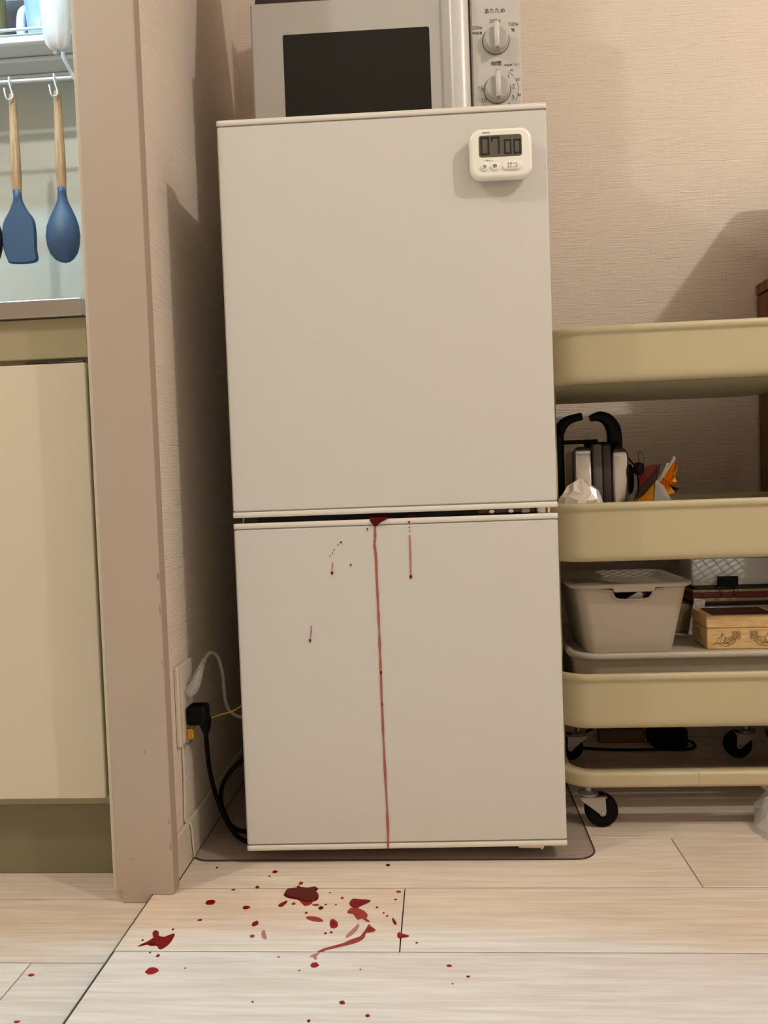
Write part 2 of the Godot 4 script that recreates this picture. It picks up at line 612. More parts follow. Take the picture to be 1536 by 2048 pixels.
# ---------------------------------------------------------------- the room
func build_room() -> void:
	var fl := Node3D.new()
	fl.name = "floor"
	fl.set_meta("kind", "structure")
	add_child(fl)
	obj("floor_bed", box(Vector3(-.116, -.1, -.62), Vector3(2.7, -.004, 3.1), 0.0005), M.groove, fl)
	var z0 := -.0909
	var pitch := .1558
	var joints := {0: [-.27, .6504], 1: [.2404, 1.15], 2: [-.55, .42], -1: [.3, 1.1], -2: [.05, .8], 3: [.15, .95]}
	joints = {-4: [.1, 1.01], -3: [.55, 1.46], -2: [.02, .93], -1: [.33, 1.24], 0: [.6504, 1.56], 1: [.2404, 1.15], 2: [1.02, 1.93], 3: [.72, 1.63], 4: [.3, 1.21]}
	for k in range(-4, 21):
		var za := z0 + pitch * k
		var zb := za + pitch
		if za > 3.0:
			break
		var xs := [-.116]
		var j: Array = joints.get(k, [fposmod(.37 * k, .91) + .05, fposmod(.37 * k, .91) + .96])
		for x in j:
			xs.append(x)
		if j[-1] + .91 < 2.6:
			xs.append(j[-1] + .91)
		xs.append(2.65)
		for i in xs.size() - 1:
			var a: float = maxf(za, -.60)
			# the rows behind the end of the dividing wall stop at it
			var x0: float = xs[i]
			if i == 0:
				if zb < .07:
					x0 = -.092
				elif za < .07:
					x0 = -.117
			plank(fl, x0, xs[i + 1], a, zb, 0.0, (k * 7 + i * 3 + 40) % 5)
	# the kitchen floor lies a little lower
	var kb := box(Vector3(-2.3, -.1, -.6), Vector3(-.116, -.016, 3.1), 0.0005)
	obj("floor_bed", kb, M.groove, fl)
	for k in range(-1, 20):
		var za := .0705 + .1557 * (k - 1)
		var zb := za + .1557
		if zb > 3.1:
			break
		var xs: Array = [-2.25, -1.16, -.62, -.119] if k != 2 else [-2.25, -1.131, -.2205, -.119]
		if k == 3:
			xs = [-2.25, -1.4, -.49, -.119]
		for i in xs.size() - 1:
			plank(fl, xs[i], xs[i + 1], maxf(za, -.05), zb, -.012, (k * 5 + i * 2 + 9) % 5)

	struct("wall_back", box(Vector3(-.185, -.1, -.68), Vector3(2.7, 2.45, -.592), .0005), M.paper)
	struct("wall_left", box(Vector3(-.1752, -.1, -.5915), Vector3(-.098, 2.45, .072), .0005), M.paper)
	struct("wall_right", box(Vector3(2.6, -.1, -.592), Vector3(2.7, 2.45, 3.1), .0005), M.paper)
	struct("wall_rear", box(Vector3(-2.3, -.1, 3.0), Vector3(2.6, 2.45, 3.1), .0005), M.paper)
	struct("wall_kitchen", box(Vector3(-2.3, -.1, -.64), Vector3(-.1855, 2.45, -.55), .0005), M.kitchen_wall)
	struct("wall_kitchen_side", box(Vector3(-2.3, -.1, -.55), Vector3(-2.2, 2.45, 3.0), .0005), M.paper)
	struct("ceiling", box(Vector3(-2.3, 2.4, -.64), Vector3(2.7, 2.5, 3.1), .0005), M.ceiling)
	struct("baseboard_left", box(Vector3(-.0985, 0, -.592), Vector3(-.0915, .063, .068), .0015), M.baseboard)
	struct("baseboard_back", box(Vector3(-.0915, 0, -.5925), Vector3(2.6, .063, -.5845), .0015), M.baseboard)
	# casing round the end of the dividing wall
	var tn := Node3D.new()
	tn.name = "trim_1"
	tn.set_meta("kind", "structure")
	add_child(tn)
	var fb := new_st()
	extrude(fb, plain_poly([[-.1682, .0065], [-.1645, .0045], [-.1618, .0058], [-.1612, .0005], [-.1608, -.012], [-.1185, -.012], [-.1175, 0.0], [-.0862, 0.0], [-.0862, 2.4], [-.1682, 2.4]]), .0705, .0835, .0015)
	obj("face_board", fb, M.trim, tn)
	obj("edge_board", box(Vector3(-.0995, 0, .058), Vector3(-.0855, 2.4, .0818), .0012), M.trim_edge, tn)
	var st := new_st()
	cbox(st, Vector3(-.1758, .004, .02), Vector3(-.168, 2.4, .0765), .0012)
	obj("side_strip", st, M.cream, tn)
	# places where the paint has come off
	for c in [[-.0872, .452, .004, .010], [-.0868, .405, .0025, .014], [-.0870, .330, .002, .006], [-.1180, .205, .0018, .006], [-.0874, .105, .002, .009], [-.0876, .07, .0025, .012], [-.1445, .052, .008, .0016], [-.1230, .125, .003, .001]]:
		st = new_st()
		extrude(st, smooth_poly(drop_pts(c[0], c[1], c[2] / 2, c[3] / 2), 2), .0830, .0838, .0003)
		obj("paint_chip", st, M.chip, tn)
	# the raw edge of the raised floor layer
	st = new_st()
	cbox(st, Vector3(-.1185, -.016, .086), Vector3(-.1162, -.0008, 3.0), .0004)
	obj("floor_edge_strip", st, M.groove, fl)

func plank(fl: Node3D, x0: float, x1: float, z0: float, z1: float, y: float, tone: int) -> void:
	var g := .0008
	var gz := .0013
	var st := new_st()
	var lo := Vector3(x0 + g, y - .004, z0 + gz)
	var hi := Vector3(x1 - g, y, z1 - gz)
	var b := .0006
	qd(st, Vector3(lo.x + b, y, hi.z - b), Vector3(hi.x - b, y, hi.z - b), Vector3(hi.x - b, y, lo.z + b), Vector3(lo.x + b, y, lo.z + b))
	var c := [Vector3(lo.x, 0, hi.z), Vector3(hi.x, 0, hi.z), Vector3(hi.x, 0, lo.z), Vector3(lo.x, 0, lo.z)]
	var d := [Vector3(b, 0, -b), Vector3(-b, 0, -b), Vector3(-b, 0, b), Vector3(b, 0, b)]
	for i in 4:
		var j := (i + 1) % 4
		qd(st, c[i] + Vector3(0, y - b, 0), c[j] + Vector3(0, y - b, 0), c[j] + d[j] + Vector3(0, y, 0), c[i] + d[i] + Vector3(0, y, 0))
		qd(st, c[i] + Vector3(0, lo.y, 0), c[j] + Vector3(0, lo.y, 0), c[j] + Vector3(0, y - b, 0), c[i] + Vector3(0, y - b, 0))
	qd(st, Vector3(lo.x, lo.y, lo.z), Vector3(hi.x, lo.y, lo.z), Vector3(hi.x, lo.y, hi.z), Vector3(lo.x, lo.y, hi.z))
	obj("floor_plank", st, M.planks[tone], fl)

# ---------------------------------------------------------------- fridge
func build_fridge() -> void:
	var t := thing("refrigerator", "tall white two-door refrigerator standing in the middle", "refrigerator", Vector3.ZERO, FRIDGE_TURN)
	var W := .48
	obj("body", box(Vector3(.003, .026, -.50), Vector3(W - .003, 1.100, -.052), .004), M.fridge_body, t)
	for d in [[.5262, 1.108, "upper_door"], [.0235, .5178, "lower_door"]]:
		var y0: float = d[0]
		var y1: float = d[1]
		var st := new_st()
		cbox(st, Vector3(.0008, y0 + .0088, -.043), Vector3(W - .0008, y1 - .0088, -.0006), .0022)
		var door := obj(d[2], st, M.fridge, t)
		for s in [[y0, y0 + .0082], [y1 - .0082, y1]]:
			st = new_st()
			rbox(st, Vector3(0, s[0], -.044), Vector3(W, s[1], 0), .0035, .0018, 3)
			obj("trim_strip", st, M.fridge_trim, door)
		for y in [y0 + .0080, y1 - .0092]:
			obj("seam", box(Vector3(.001, y, -.0425), Vector3(W - .001, y + .0012, -.0012), .0003), M.seam, door)
	var st := new_st()
	for g in [[.5200 + .012, 1.096], [.034, .512]]:
		cbox(st, Vector3(.010, g[0], -.0525), Vector3(W - .010, g[1], -.0425), .002)
	obj("door_gasket", st, M.gasket, t)
	st = new_st()
	cbox(st, Vector3(.008, .512, -.053), Vector3(W - .010, .532, -.040), .001)
	obj("gap_cover", st, M.gasket, t)
	obj("gap_end_block", box(Vector3(.0085, .5155, -.05), Vector3(.031, .5285, -.0385), .001), M.grey_plastic, t)
	# hinge plate with two screws between the doors
	var hinge := obj("hinge", box(Vector3(.365, .5188, -.0405), Vector3(.470, .5255, -.032), .0008), M.dark_metal, t)
	for x in [.386, .415]:
		st = new_st()
		var l := []
		for s in [[-.033, .0055], [-.0295, .0055], [-.0285, .004]]:
			var c := PackedVector3Array()
			for i in 14:
				c.append(Vector3(x + s[1] * cos(TAU * i / 14), .5218 + .0035 * s[1] / .0055 * sin(TAU * i / 14), s[0]))
			l.append(c)
		loft(st, l)
		obj("screw", st, M.chrome, hinge)
	obj("hinge_spacer", box(Vector3(.430, .5185, -.034), Vector3(.4425, .5258, -.024), .001), M.fridge_trim, hinge)
	st = new_st()
	loft(st, [circle(Vector3(.4585, .5176, -.022), .0075, .0075), circle(Vector3(.4585, .5264, -.022), .0075, .0075)])
	obj("hinge_pin", st, M.chrome, hinge)
	for p in [.06, .42]:
		st = new_st()
		loft(st, [circle(Vector3(p, .0025, -.075), .018, .018), circle(Vector3(p, .02, -.075), .018, .018), circle(Vector3(p, .026, -.075), .01, .01)])
		obj("foot", st, M.black, t)
		st = new_st()
		loft(st, [circle(Vector3(p, .0025, -.44), .018, .018), circle(Vector3(p, .026, -.44), .018, .018)])
		obj("foot", st, M.black, t)
	# the white lug under the lower door's right end
	st = new_st()
	extrude(st, plain_poly([[.405, .0236], [.409, .0185], [.440, .0180], [.443, .0150], [.446, .0190], [.447, .0236]]), -.040, -.006, .001)
	obj("door_foot_bracket", st, M.fridge_trim, t)
	st = new_st()
	cbox(st, Vector3(.449, .020, -.036), Vector3(.468, .0238, -.008), .001)
	obj("door_hinge_lug", st, M.fridge_trim, t)

func build_fridge_mat() -> void:
	var t := thing("fridge_mat", "clear rounded plastic floor mat under the refrigerator", "floor mat", Vector3(.2135, 0.0002, -.288))
	var st := new_st()
	loft(st, [ring(Vector3(0, 0, 0), .3105, .2695, .032, 8), ring(Vector3(0, .0016, 0), .3105, .2695, .032, 8), ring(Vector3(0, .002, 0), .3100, .2690, .0315, 8)])
	obj("sheet", st, M.mat_clear, t)
	st = new_st()
	loft(st, [ring(Vector3(0, 0, 0), .3105, .2695, .032, 8), ring(Vector3(0, 0, 0), .3120, .2710, .0335, 8), ring(Vector3(0, .0021, 0), .3118, .2708, .0333, 8), ring(Vector3(0, .0021, 0), .3105, .2695, .032, 8)], false, false)
	obj("edge", st, M.mat_edge, t)

# ---------------------------------------------------------------- microwave
func build_microwave() -> void:
	var t := thing("microwave_oven", "white microwave oven with two dials on top of the refrigerator", "microwave", Vector3.ZERO, FRIDGE_TURN)
	var zf := -.137
	var x0 := .032
	var x1 := .4655
	var y0 := 1.118
	var y1 := 1.352
	obj("body", box(Vector3(x0 + .004, y0, zf - .33), Vector3(x1 - .002, y1 - .003, zf - .022), .004), M.micro, t)
	var st := new_st()
	for p in [[x0 + .04, zf - .06], [x1 - .04, zf - .06], [x0 + .04, zf - .29], [x1 - .04, zf - .29]]:
		st = new_st()
		loft(st, [circle(Vector3(p[0], 1.1085, p[1]), .012, .012, 14), circle(Vector3(p[0], y0 + .001, p[1]), .014, .014, 14)])
		obj("foot", st, M.black, t)
	# door: frame, dark window, handle bulge
	var door := obj("door", box(Vector3(x0, y0, zf - .021), Vector3(.3835, y1, zf), .003), M.micro, t)
	st = new_st()
	rbox_front(st, .0835, .3205, 1.158, 1.2995, zf + .0006, .0035)
	obj("door_window", st, M.window_glass, door)
	# raised handle along the right side of the door
	st = new_st()
	var prof := [[.3405, .0], [.3440, .0035], [.3500, .0125], [.3560, .0165], [.3650, .0172], [.3720, .0150], [.3790, .0120], [.3822, .0080], [.3828, .0]]
	var loops := []
	for y in [y0 + .006, y0 + .008, y1 - .008, y1 - .006]:
		var l := PackedVector3Array()
		for p in prof:
			l.append(Vector3(p[0], y, zf + p[1]))
		for i in range(prof.size() - 1, -1, -1):
			l.append(Vector3(prof[i][0], y, zf - .004))
		l.reverse()
		loops.append(l)
	for l in loops:
		l.reverse()
	loft(st, loops, true, true, true)
	obj("handle", st, M.micro_hi, door)
	obj("door_seam", box(Vector3(.3837, y0 + .002, zf - .02), Vector3(.3862, y1 - .002, zf - .006), .0005), M.dark_metal, t)
	var pan := obj("control_panel", box(Vector3(.3864, y0, zf - .021), Vector3(x1, y1, zf), .0025), M.micro_panel, t)
	for k in [1.2695, 1.1925]:
		dial(t, Vector3(.4257, k, zf))
	# print round the dials
	var z := zf + .0004
	for w in [["あたため", .4258, 1.3175, .0078], ["時間", .4258, 1.2345, .0078], ["半解凍", .3968, 1.2838, .0050], ["強", .4540, 1.2858, .0056], ["半解凍(分)", .4508, 1.2310, .0040]]:
		st = new_st()
		kana(st, w[0], w[1], w[2], w[3], z)
		obj("printed_text", st, M.print_grey, pan)
	st = new_st()
	# the outer scale beside the lower dial
	for a in [[58, 38], [30, -2], [-8, -32]]:
		var pts := []
		for i in 7:
			var g := deg_to_rad(lerpf(a[0], a[1], i / 6.0))
			pts.append([.4262 + .0335 * cos(g), 1.1925 + .0335 * sin(g)])
		stroke(st, pts, .0006, z)
	obj("printed_scale", st, M.print_grey, pan)
	for w in [["500w", .0052, .4258, 1.3012], ["200w", .0050, .3968, 1.2922], ["700w", .0050, .4545, 1.2945], ["0", .0058, .4258, 1.2215], ["1", .0052, .4445, 1.2130], ["2", .0062, .4520, 1.1970], ["3", .0062, .4505, 1.1795], ["10", .0062, .4040, 1.1775], ["15", .0062, .3990, 1.1965], ["10", .0036, .4490, 1.2225], ["20", .0036, .4590, 1.2075], ["30", .0036, .4605, 1.1830], ["4", .0055, .4435, 1.1690]]:
		latin(w[0], w[1], M.print_grey, pan, Vector3(w[2], w[3], z))
	# a tall tapering bag on top of the oven, mostly above the frame
	var b := thing("paper_bag", "dark brown tapering paper bag on top of the microwave oven", "bag", Vector3(.108, 1.3525, -.245), FRIDGE_TURN)
	st = new_st()
	var bl := []
	for p in [[0.0, 0.0], [.01, .02], [.13, .33], [.30, .76], [.39, .98], [.40, 1.0]]:
		bl.append(ring(Vector3(-.02 * p[1], p[0], .02 * p[1]), lerpf(.078, .022, p[1]), lerpf(.098, .018, p[1]), .012))
	loft(st, bl)
	obj("shell", st, mat(Color(.17, .12, .095), .6), b)
	var sb := thing("white_carton", "white carton behind the brown paper bag on the microwave oven", "carton", Vector3(.285, 1.3525, -.335), FRIDGE_TURN)
	obj("body", box(Vector3(-.085, 0, -.06), Vector3(.085, .262, .06), .003), M.white_warm, sb)
	obj("lid_flap", box(Vector3(-.0855, .2622, -.0605), Vector3(.0855, .2665, .0605), .0015), M.white_warm, sb)

func rbox_front(st: SurfaceTool, x0: float, x1: float, y0: float, y1: float, z: float, r: float) -> void:
	var pl := PackedVector2Array()
	for p in ring(Vector3((x0 + x1) / 2, 0, -(y0 + y1) / 2), (x1 - x0) / 2, (y1 - y0) / 2, r):
		pl.append(Vector2(p.x, -p.z))
	extrude(st, pl, z - .004, z, .0008)

func dial(t: Node3D, at: Vector3) -> void:
	var st := new_st()
	var l := []
	for s in [[0, .0212], [.0015, .0212], [.0018, .0200], [.010, .0192], [.0125, .0180], [.013, .0165]]:
		var c := PackedVector3Array()
		for i in 32:
			c.append(at + Vector3(s[1] * cos(TAU * i / 32), s[1] * sin(TAU * i / 32), s[0]))
		l.append(c)
	loft(st, l)
	var k := obj("dial", st, M.micro, t)
	st = new_st()
	rbox(st, Vector3(at.x - .0042, at.y - .0185, at.z + .011), Vector3(at.x + .0042, at.y + .0215, at.z + .0215), .0025, .0018, 3)
	obj("dial_grip", st, M.micro_hi, k)
	st = new_st()
	var rr := []
	for i in 41:
		rr.append(at + Vector3(.0212 * cos(TAU * i / 40), .0212 * sin(TAU * i / 40), .0012))
	tube(st, rr, .0007, 5, false)
	obj("dial_rim", st, M.grey_plastic, k)

# ---------------------------------------------------------------- storage cart
const CX := .7125
const CZ := -.2875

func tray(t: Node3D, y0: float, y1: float) -> void:
	var w := .2275
	var d := .1825
	var r := .052
	var P := [[.030, y0 + .0012], [.012, y0], [.006, y0 + .001], [.0022, y0 + .004], [.0006, y0 + .009], [.0, y0 + .015], [.0, y0 + .0165], [.0, y1 - .0155], [.0, y1 - .0145],
		[-.0012, y1 - .0125], [-.0034, y1 - .0105], [-.0042, y1 - .0075], [-.0038, y1 - .0035], [-.0018, y1 - .0006], [.0012, y1], [.0036, y1 - .0018], [.0042, y1 - .006], [.0044, y1 - .008],
		[.0044, y0 + .016], [.006, y0 + .008], [.012, y0 + .003], [.030, y0 + .0030], [.030, y0 + .0012]]
	var loops := []
	for p in P:
		loops.append(ring(Vector3(CX, p[1], CZ), w - p[0], d - p[0], r - p[0], 8))
	var st := new_st()
	loft(st, loops, false, false)
	var tray_mesh := obj("tray", st, M.cart, t)
	# expanded-metal bottom
	st = new_st()
	var a := w - .028
	var b := d - .028
	var step := .0120
	var n := int((a + b) * 2 / step)
	for s in [1.0, -1.0]:
		for k in n:
			var c := -(a + b) + k * step     # x*0.6 + s*z = c lines
			var pts := []
			for q in [[-a, (c + a * .62) * s], [a, (c - a * .62) * s]]:
				pts.append(Vector2(q[0], q[1]))
			var p0: Vector2 = pts[0]
			var p1: Vector2 = pts[1]
			# clip to the bottom's rectangle in z
			var ta := 0.0
			var tb := 1.0
			var dz := p1.y - p0.y
			var t0 := (-b - p0.y) / dz
			var t1 := (b - p0.y) / dz
			ta = maxf(ta, minf(t0, t1))
			tb = minf(tb, maxf(t0, t1))
			if tb - ta < .01:
				continue
			var u := p0.lerp(p1, ta)
			var v := p0.lerp(p1, tb)
			var dir := (v - u).normalized()
			var nn := Vector2(-dir.y, dir.x) * .00080
			var yy := y0 + .0018
			var hh := .0006
			var q0 := Vector3(CX + u.x - nn.x, yy, CZ + u.y - nn.y)
			var q1 := Vector3(CX + v.x - nn.x, yy, CZ + v.y - nn.y)
			var q2 := Vector3(CX + v.x + nn.x, yy, CZ + v.y + nn.y)
			var q3 := Vector3(CX + u.x + nn.x, yy, CZ + u.y + nn.y)
			var up := Vector3(0, hh, 0)
			qd(st, q3 + up, q2 + up, q1 + up, q0 + up)
			qd(st, q0 - up, q1 - up, q2 - up, q3 - up)
			qd(st, q0 - up, q1 - up, q1 + up, q0 + up)
			qd(st, q2 - up, q3 - up, q3 + up, q2 + up)
	var o := obj("mesh_bottom", st, M.cart, tray_mesh)
	o.set_meta("kind", "stuff")

func build_cart() -> void:
	var t := thing("storage_cart", "beige three-tier metal storage cart on casters beside the refrigerator", "cart", Vector3.ZERO)
	tray(t, .7145, .803)
	tray(t, .4335, .5275)
	tray(t, .1675, .2570)
	# base frame: one hoop of square tube with a joint in the front bar
	var st := new_st()
	var w := .2275
	var d := .1825
	var loops := []
	for p in [[.022, .0745], [.004, .0735], [.0008, .0755], [.0, .079], [.0, .080], [.0, .0925], [.0, .0935], [.0012, .0968], [.004, .0985], [.022, .0975], [.0235, .093], [.0235, .079], [.022, .0745]]:
		loops.append(ring(Vector3(CX, p[1], CZ), w - p[0], d - p[0], .055 - p[0], 8))
	loft(st, loops, false, false)
	var fr := obj("base_frame", st, M.cart, t)
	obj("joint", box(Vector3(.6995, .0738, -.1055), Vector3(.7005, .0982, -.1046), .0002), M.rail, fr)
	# two upright hoops at the ends
	for s in [-1.0, 1.0]:
		st = new_st()
		var x: float = CX + s * (w + (.0125 if s > 0 else -.0145))
		var xi: float = CX + s * (w - (.004 if s > 0 else .018))
		tube(st, curve([Vector3(xi, .086, CZ + .085), Vector3(x, .10, CZ + .085), Vector3(x, .20, CZ + .085), Vector3(x, .77, CZ + .085), Vector3(x, .805, CZ + .06), Vector3(x, .808, CZ), Vector3(x, .805, CZ - .06), Vector3(x, .77, CZ - .085), Vector3(x, .2, CZ - .085), Vector3(x, .10, CZ - .085), Vector3(xi, .086, CZ - .085)]), .0085, 10)
		obj("upright", st, M.cart, t)
	caster(t, Vector3(.5330, 0, -.139), .020, 1.0)
	caster(t, Vector3(.892, 0, -.139), .020, 1.0)
	caster(t, Vector3(.900, 0, -.455), .018, -1.0)
	caster(t, Vector3(.5700, 0, -.455), .018, -1.0)

func caster(t: Node3D, stem: Vector3, trail: float, s: float) -> void:
	var st := new_st()
	var top := .0525
	loft(st, [circle(stem + Vector3(0, top + .003, 0), .0062, .0062, 14), circle(stem + Vector3(0, .078, 0), .0062, .0062, 14)])
	loft(st, [circle(stem + Vector3(0, top + .0006, 0), .0165, .0165), circle(stem + Vector3(0, top + .0022, 0), .0170, .0170), circle(stem + Vector3(0, top + .0036, 0), .0125, .0125), circle(stem + Vector3(0, top + .0060, 0), .0085, .0085)])
	var c := stem + Vector3(s * trail, .0268, 0)
	# fork: bridge and two cheeks
	cbox(st, Vector3(minf(stem.x - s * .014, c.x + s * .008), top - .003, stem.z - .0145), Vector3(maxf(stem.x - s * .014, c.x + s * .008), top, stem.z + .0145), .0008)
	for z in [.0125, -.0145]:
		var pl := [[stem.x - s * .0145, top], [stem.x - s * .0135, top - .0065], [stem.x - s * .004, top - .0135], [c.x - s * .0060, c.y - .0020], [c.x - s * .0035, c.y - .0058], [c.x + s * .0010, c.y - .0068], [c.x + s * .0050, c.y - .0045], [c.x + s * .0060, c.y + .0010], [c.x + s * .0050, top]]
		extrude(st, plain_poly(pl), stem.z + z, stem.z + z + .0020, .0005)
	var o := obj("caster", st, M.zinc, t)
	st = new_st()
	var l := []
	for p in [[-.0105, .0170], [-.0105, .0235], [-.0085, .0258], [-.004, .0266], [.004, .0266], [.0085, .0258], [.0105, .0235], [.0105, .0170]]:
		var k := PackedVector3Array()
		for i in 36:
			k.append(c + Vector3(p[1] * cos(TAU * i / 36), p[1] * sin(TAU * i / 36), p[0]))
		l.append(k)
	loft(st, l)
	obj("wheel", st, M.rubber, o)
	st = new_st()
	l = []
	for p in [[-.0165, .0030], [.0158, .0030], [.0164, .0026]]:
		var k := PackedVector3Array()
		for i in 12:
			k.append(c + Vector3(p[1] * cos(TAU * i / 12), p[1] * sin(TAU * i / 12), p[0]))
		l.append(k)
	loft(st, l)
	obj("axle_bolt", st, M.steel, o)

# ---------------------------------------------------------------- kitchen unit on the left
func build_kitchen() -> void:
	var t := thing("base_cabinet", "cream kitchen base cabinet left of the wall casing", "cabinet", Vector3(0, 0, 0))
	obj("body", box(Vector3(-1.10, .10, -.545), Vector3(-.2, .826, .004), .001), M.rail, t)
	obj("end_panel", box(Vector3(-.1985, -.012, -.545), Vector3(-.1865, .826, .0215), .001), M.cream, t)
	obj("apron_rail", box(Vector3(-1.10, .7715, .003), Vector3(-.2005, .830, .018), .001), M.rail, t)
	obj("door", box(Vector3(-.655, .1165, .006), Vector3(-.2025, .7625, .0255), .0012), M.cream, t)
	obj("door", box(Vector3(-1.10, .1165, .006), Vector3(-.658, .7625, .0255), .0012), M.cream, t)
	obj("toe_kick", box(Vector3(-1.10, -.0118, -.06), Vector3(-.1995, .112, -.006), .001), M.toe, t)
	var h := new_st()
	tube(h, [Vector3(-.30, .7675, .010), Vector3(-.2085, .7672, .012)], .0012)
	tube(h, [Vector3(-.26, .7655, .016), Vector3(-.2085, .7660, .017)], .001)
	obj("door_spring", h, M.dark_metal, t)
	var w := thing("worktop", "stainless steel kitchen worktop edge above the cream cabinet", "worktop", Vector3.ZERO)
	obj("slab", box(Vector3(-1.10, .8305, -.545), Vector3(-.2012, .8555, .0300), .0012), M.steel, w)

# ---------------------------------------------------------------- right side furniture
func build_cabinet_right() -> void:
	var t := thing("wooden_cabinet", "brown wooden cabinet at the right edge behind the cart", "cabinet", Vector3.ZERO)
	obj("body", box(Vector3(.985, .002, -.582), Vector3(1.42, .932, -.14), .002), M.cabinet_wood, t)
	obj("top_board", box(Vector3(.983, .934, -.583), Vector3(1.424, .956, -.135), .002), M.cabinet_wood, t)
	for k in 3:
		obj("drawer", box(Vector3(.990, .05 + .29 * k, -.14), Vector3(1.415, .05 + .29 * k + .283, -.122), .002), M.cabinet_wood, t)
	var b := thing("white_box", "white rounded plastic box standing on the brown wooden cabinet", "box", Vector3(1.150, .9565, -.310))
	var st := new_st()
	loft(st, [ring(Vector3(0, 0, 0), .145, .185, .03), ring(Vector3(0, .004, 0), .150, .190, .034), ring(Vector3(0, .15, 0), .160, .193, .04), ring(Vector3(0, .172, 0), .1615, .194, .04)], true, false)
	obj("body", st, M.white_warm, b)
	st = new_st()
	var lo := [ring(Vector3(0, .170, 0), .1630, .1955, .030)]
	for i in 6:
		var a := PI / 2 * i / 5
		lo.append(ring(Vector3(0, .200 + .020 * sin(a), 0), .1630 - .02 * (1 - cos(a)), .1955 - .02 * (1 - cos(a)), .030 - .015 * (1 - cos(a))))
	loft(st, lo)
	obj("lid", st, M.white_warm, b)

# ---------------------------------------------------------------- things in the cart
func bin_shell(t: Node3D, w: float, d: float, h: float, taper: float, r: float, notch: float) -> void:
	var loops := []
	for p in [[taper + .006, 0.0, 0], [taper, .003, 0], [taper - .0005, .006, 0], [.0045, h - .014, 1], [.004, h - .012, 1], [-.002, h - .010, 1], [-.005, h - .006, 1], [-.005, h - .002, 1], [-.003, h, 1], [.006, h, 1], [.007, h - .012, 1], [taper + .003, .006, 0], [taper + .006, .004, 0]]:
		var l := ring(Vector3(0, p[1], 0), w - p[0], d - p[0], r, 8)
		loops.append(l)
	var st := new_st()
	# the front wall is cut down to leave a grip opening
	for k in loops.size() - 1:
		var lo: PackedVector3Array = loops[k]
		var hi: PackedVector3Array = loops[k + 1]
		st.set_smooth_group(1)
		for i in lo.size():
			var j := (i + 1) % lo.size()
			qd(st, lo[i], lo[j], hi[j], hi[i])
	st.set_smooth_group(-1)
	cap(st, loops[0], false)
	cap(st, loops[-1], true)
	obj("body", st, M.bin, t)

func build_cart_goods() -> void:
	# bottom tier: wide bin with a lid that carries the smaller bin and the rest
	var low := thing("wide_bin", "wide beige lidded plastic bin in the bottom tray of the cart", "storage bin", Vector3(CX + .012, .1710, CZ - .002))
	var st := new_st()
	loft(st, [ring(Vector3.ZERO, .185, .118, .03), ring(Vector3(0, .003, 0), .190, .124, .034), ring(Vector3(0, .006, 0), .1905, .1245, .034), ring(Vector3(0, .100, 0), .203, .1385, .038), ring(Vector3(0, .102, 0), .2032, .1388, .038)])
	obj("body", st, M.bin, low)
	st = new_st()
	var lid := []
	for p in [[.003, .098], [-.0035, .098], [-.0060, .1000], [-.0068, .1030], [-.0064, .1065], [-.0046, .1090], [-.002, .1096], [.0015, .1088], [.0035, .1065], [.010, .1035], [.016, .1028], [.018, .1027]]:
		lid.append(ring(Vector3(0, p[1], 0), .205 - p[0], .1405 - p[0], .042 - p[0], 8))
	loft(st, lid, false, true)
	obj("lid", st, M.bin, low)
	var base := .1710 + .1027

	# small bin with notch in the front and lid
	var bx := .6145
	var bz := -.252
	var t := thing("small_bin", "small beige lidded plastic bin with a grip opening, standing on the wide bin", "storage bin", Vector3(bx, base + .0005, bz), .03)
	notched_bin(t)
	# what shows through the grip opening
	var inside := thing("folded_cloth", "dark folded cloth seen through the grip opening of the small bin", "cloth", Vector3(bx - .004, base + .070, bz + .062))
	st = new_st()
	rbox(st, Vector3(-.045, 0, -.03), Vector3(.045, .024, .012), .006)
	obj("fold", st, mat(Color(.05, .045, .08), .8), inside)
	var slip := thing("paper_slip", "white paper slip inside the small bin behind its grip opening", "paper", Vector3(bx + .004, base + .0895, bz + .0785))
	st = new_st()
	extrude(st, plain_poly([[-.012, 0], [.018, 0], [.018, .011], [.012, .0135]]), 0, .001)
	obj("sheet", st, M.paper_white, slip)
	var rs := thing("red_packet", "small red packet inside the small bin at the right of its opening", "packet", Vector3(bx + .024, base + .088, bz + .070))
	st = new_st()
	rbox(st, Vector3(-.005, 0, -.02), Vector3(.008, .014, .004), .002)
	obj("wrapper", st, M.foil_red, rs)

	var liner := thing("tray_liner", "dark sheet lying in the top tray of the cart, seen through its mesh bottom", "liner", Vector3(CX, .7178, CZ))
	st = new_st()
	loft(st, [ring(Vector3.ZERO, .199, .154, .03), ring(Vector3(0, .002, 0), .199, .154, .03)])
	obj("sheet", st, mat(Color(.10, .085, .065), .7), liner)
	wooden_box(Vector3(.805, base + .0004, -.232))
	stack_at_back(base)
	upper_goods()
	under_cart()

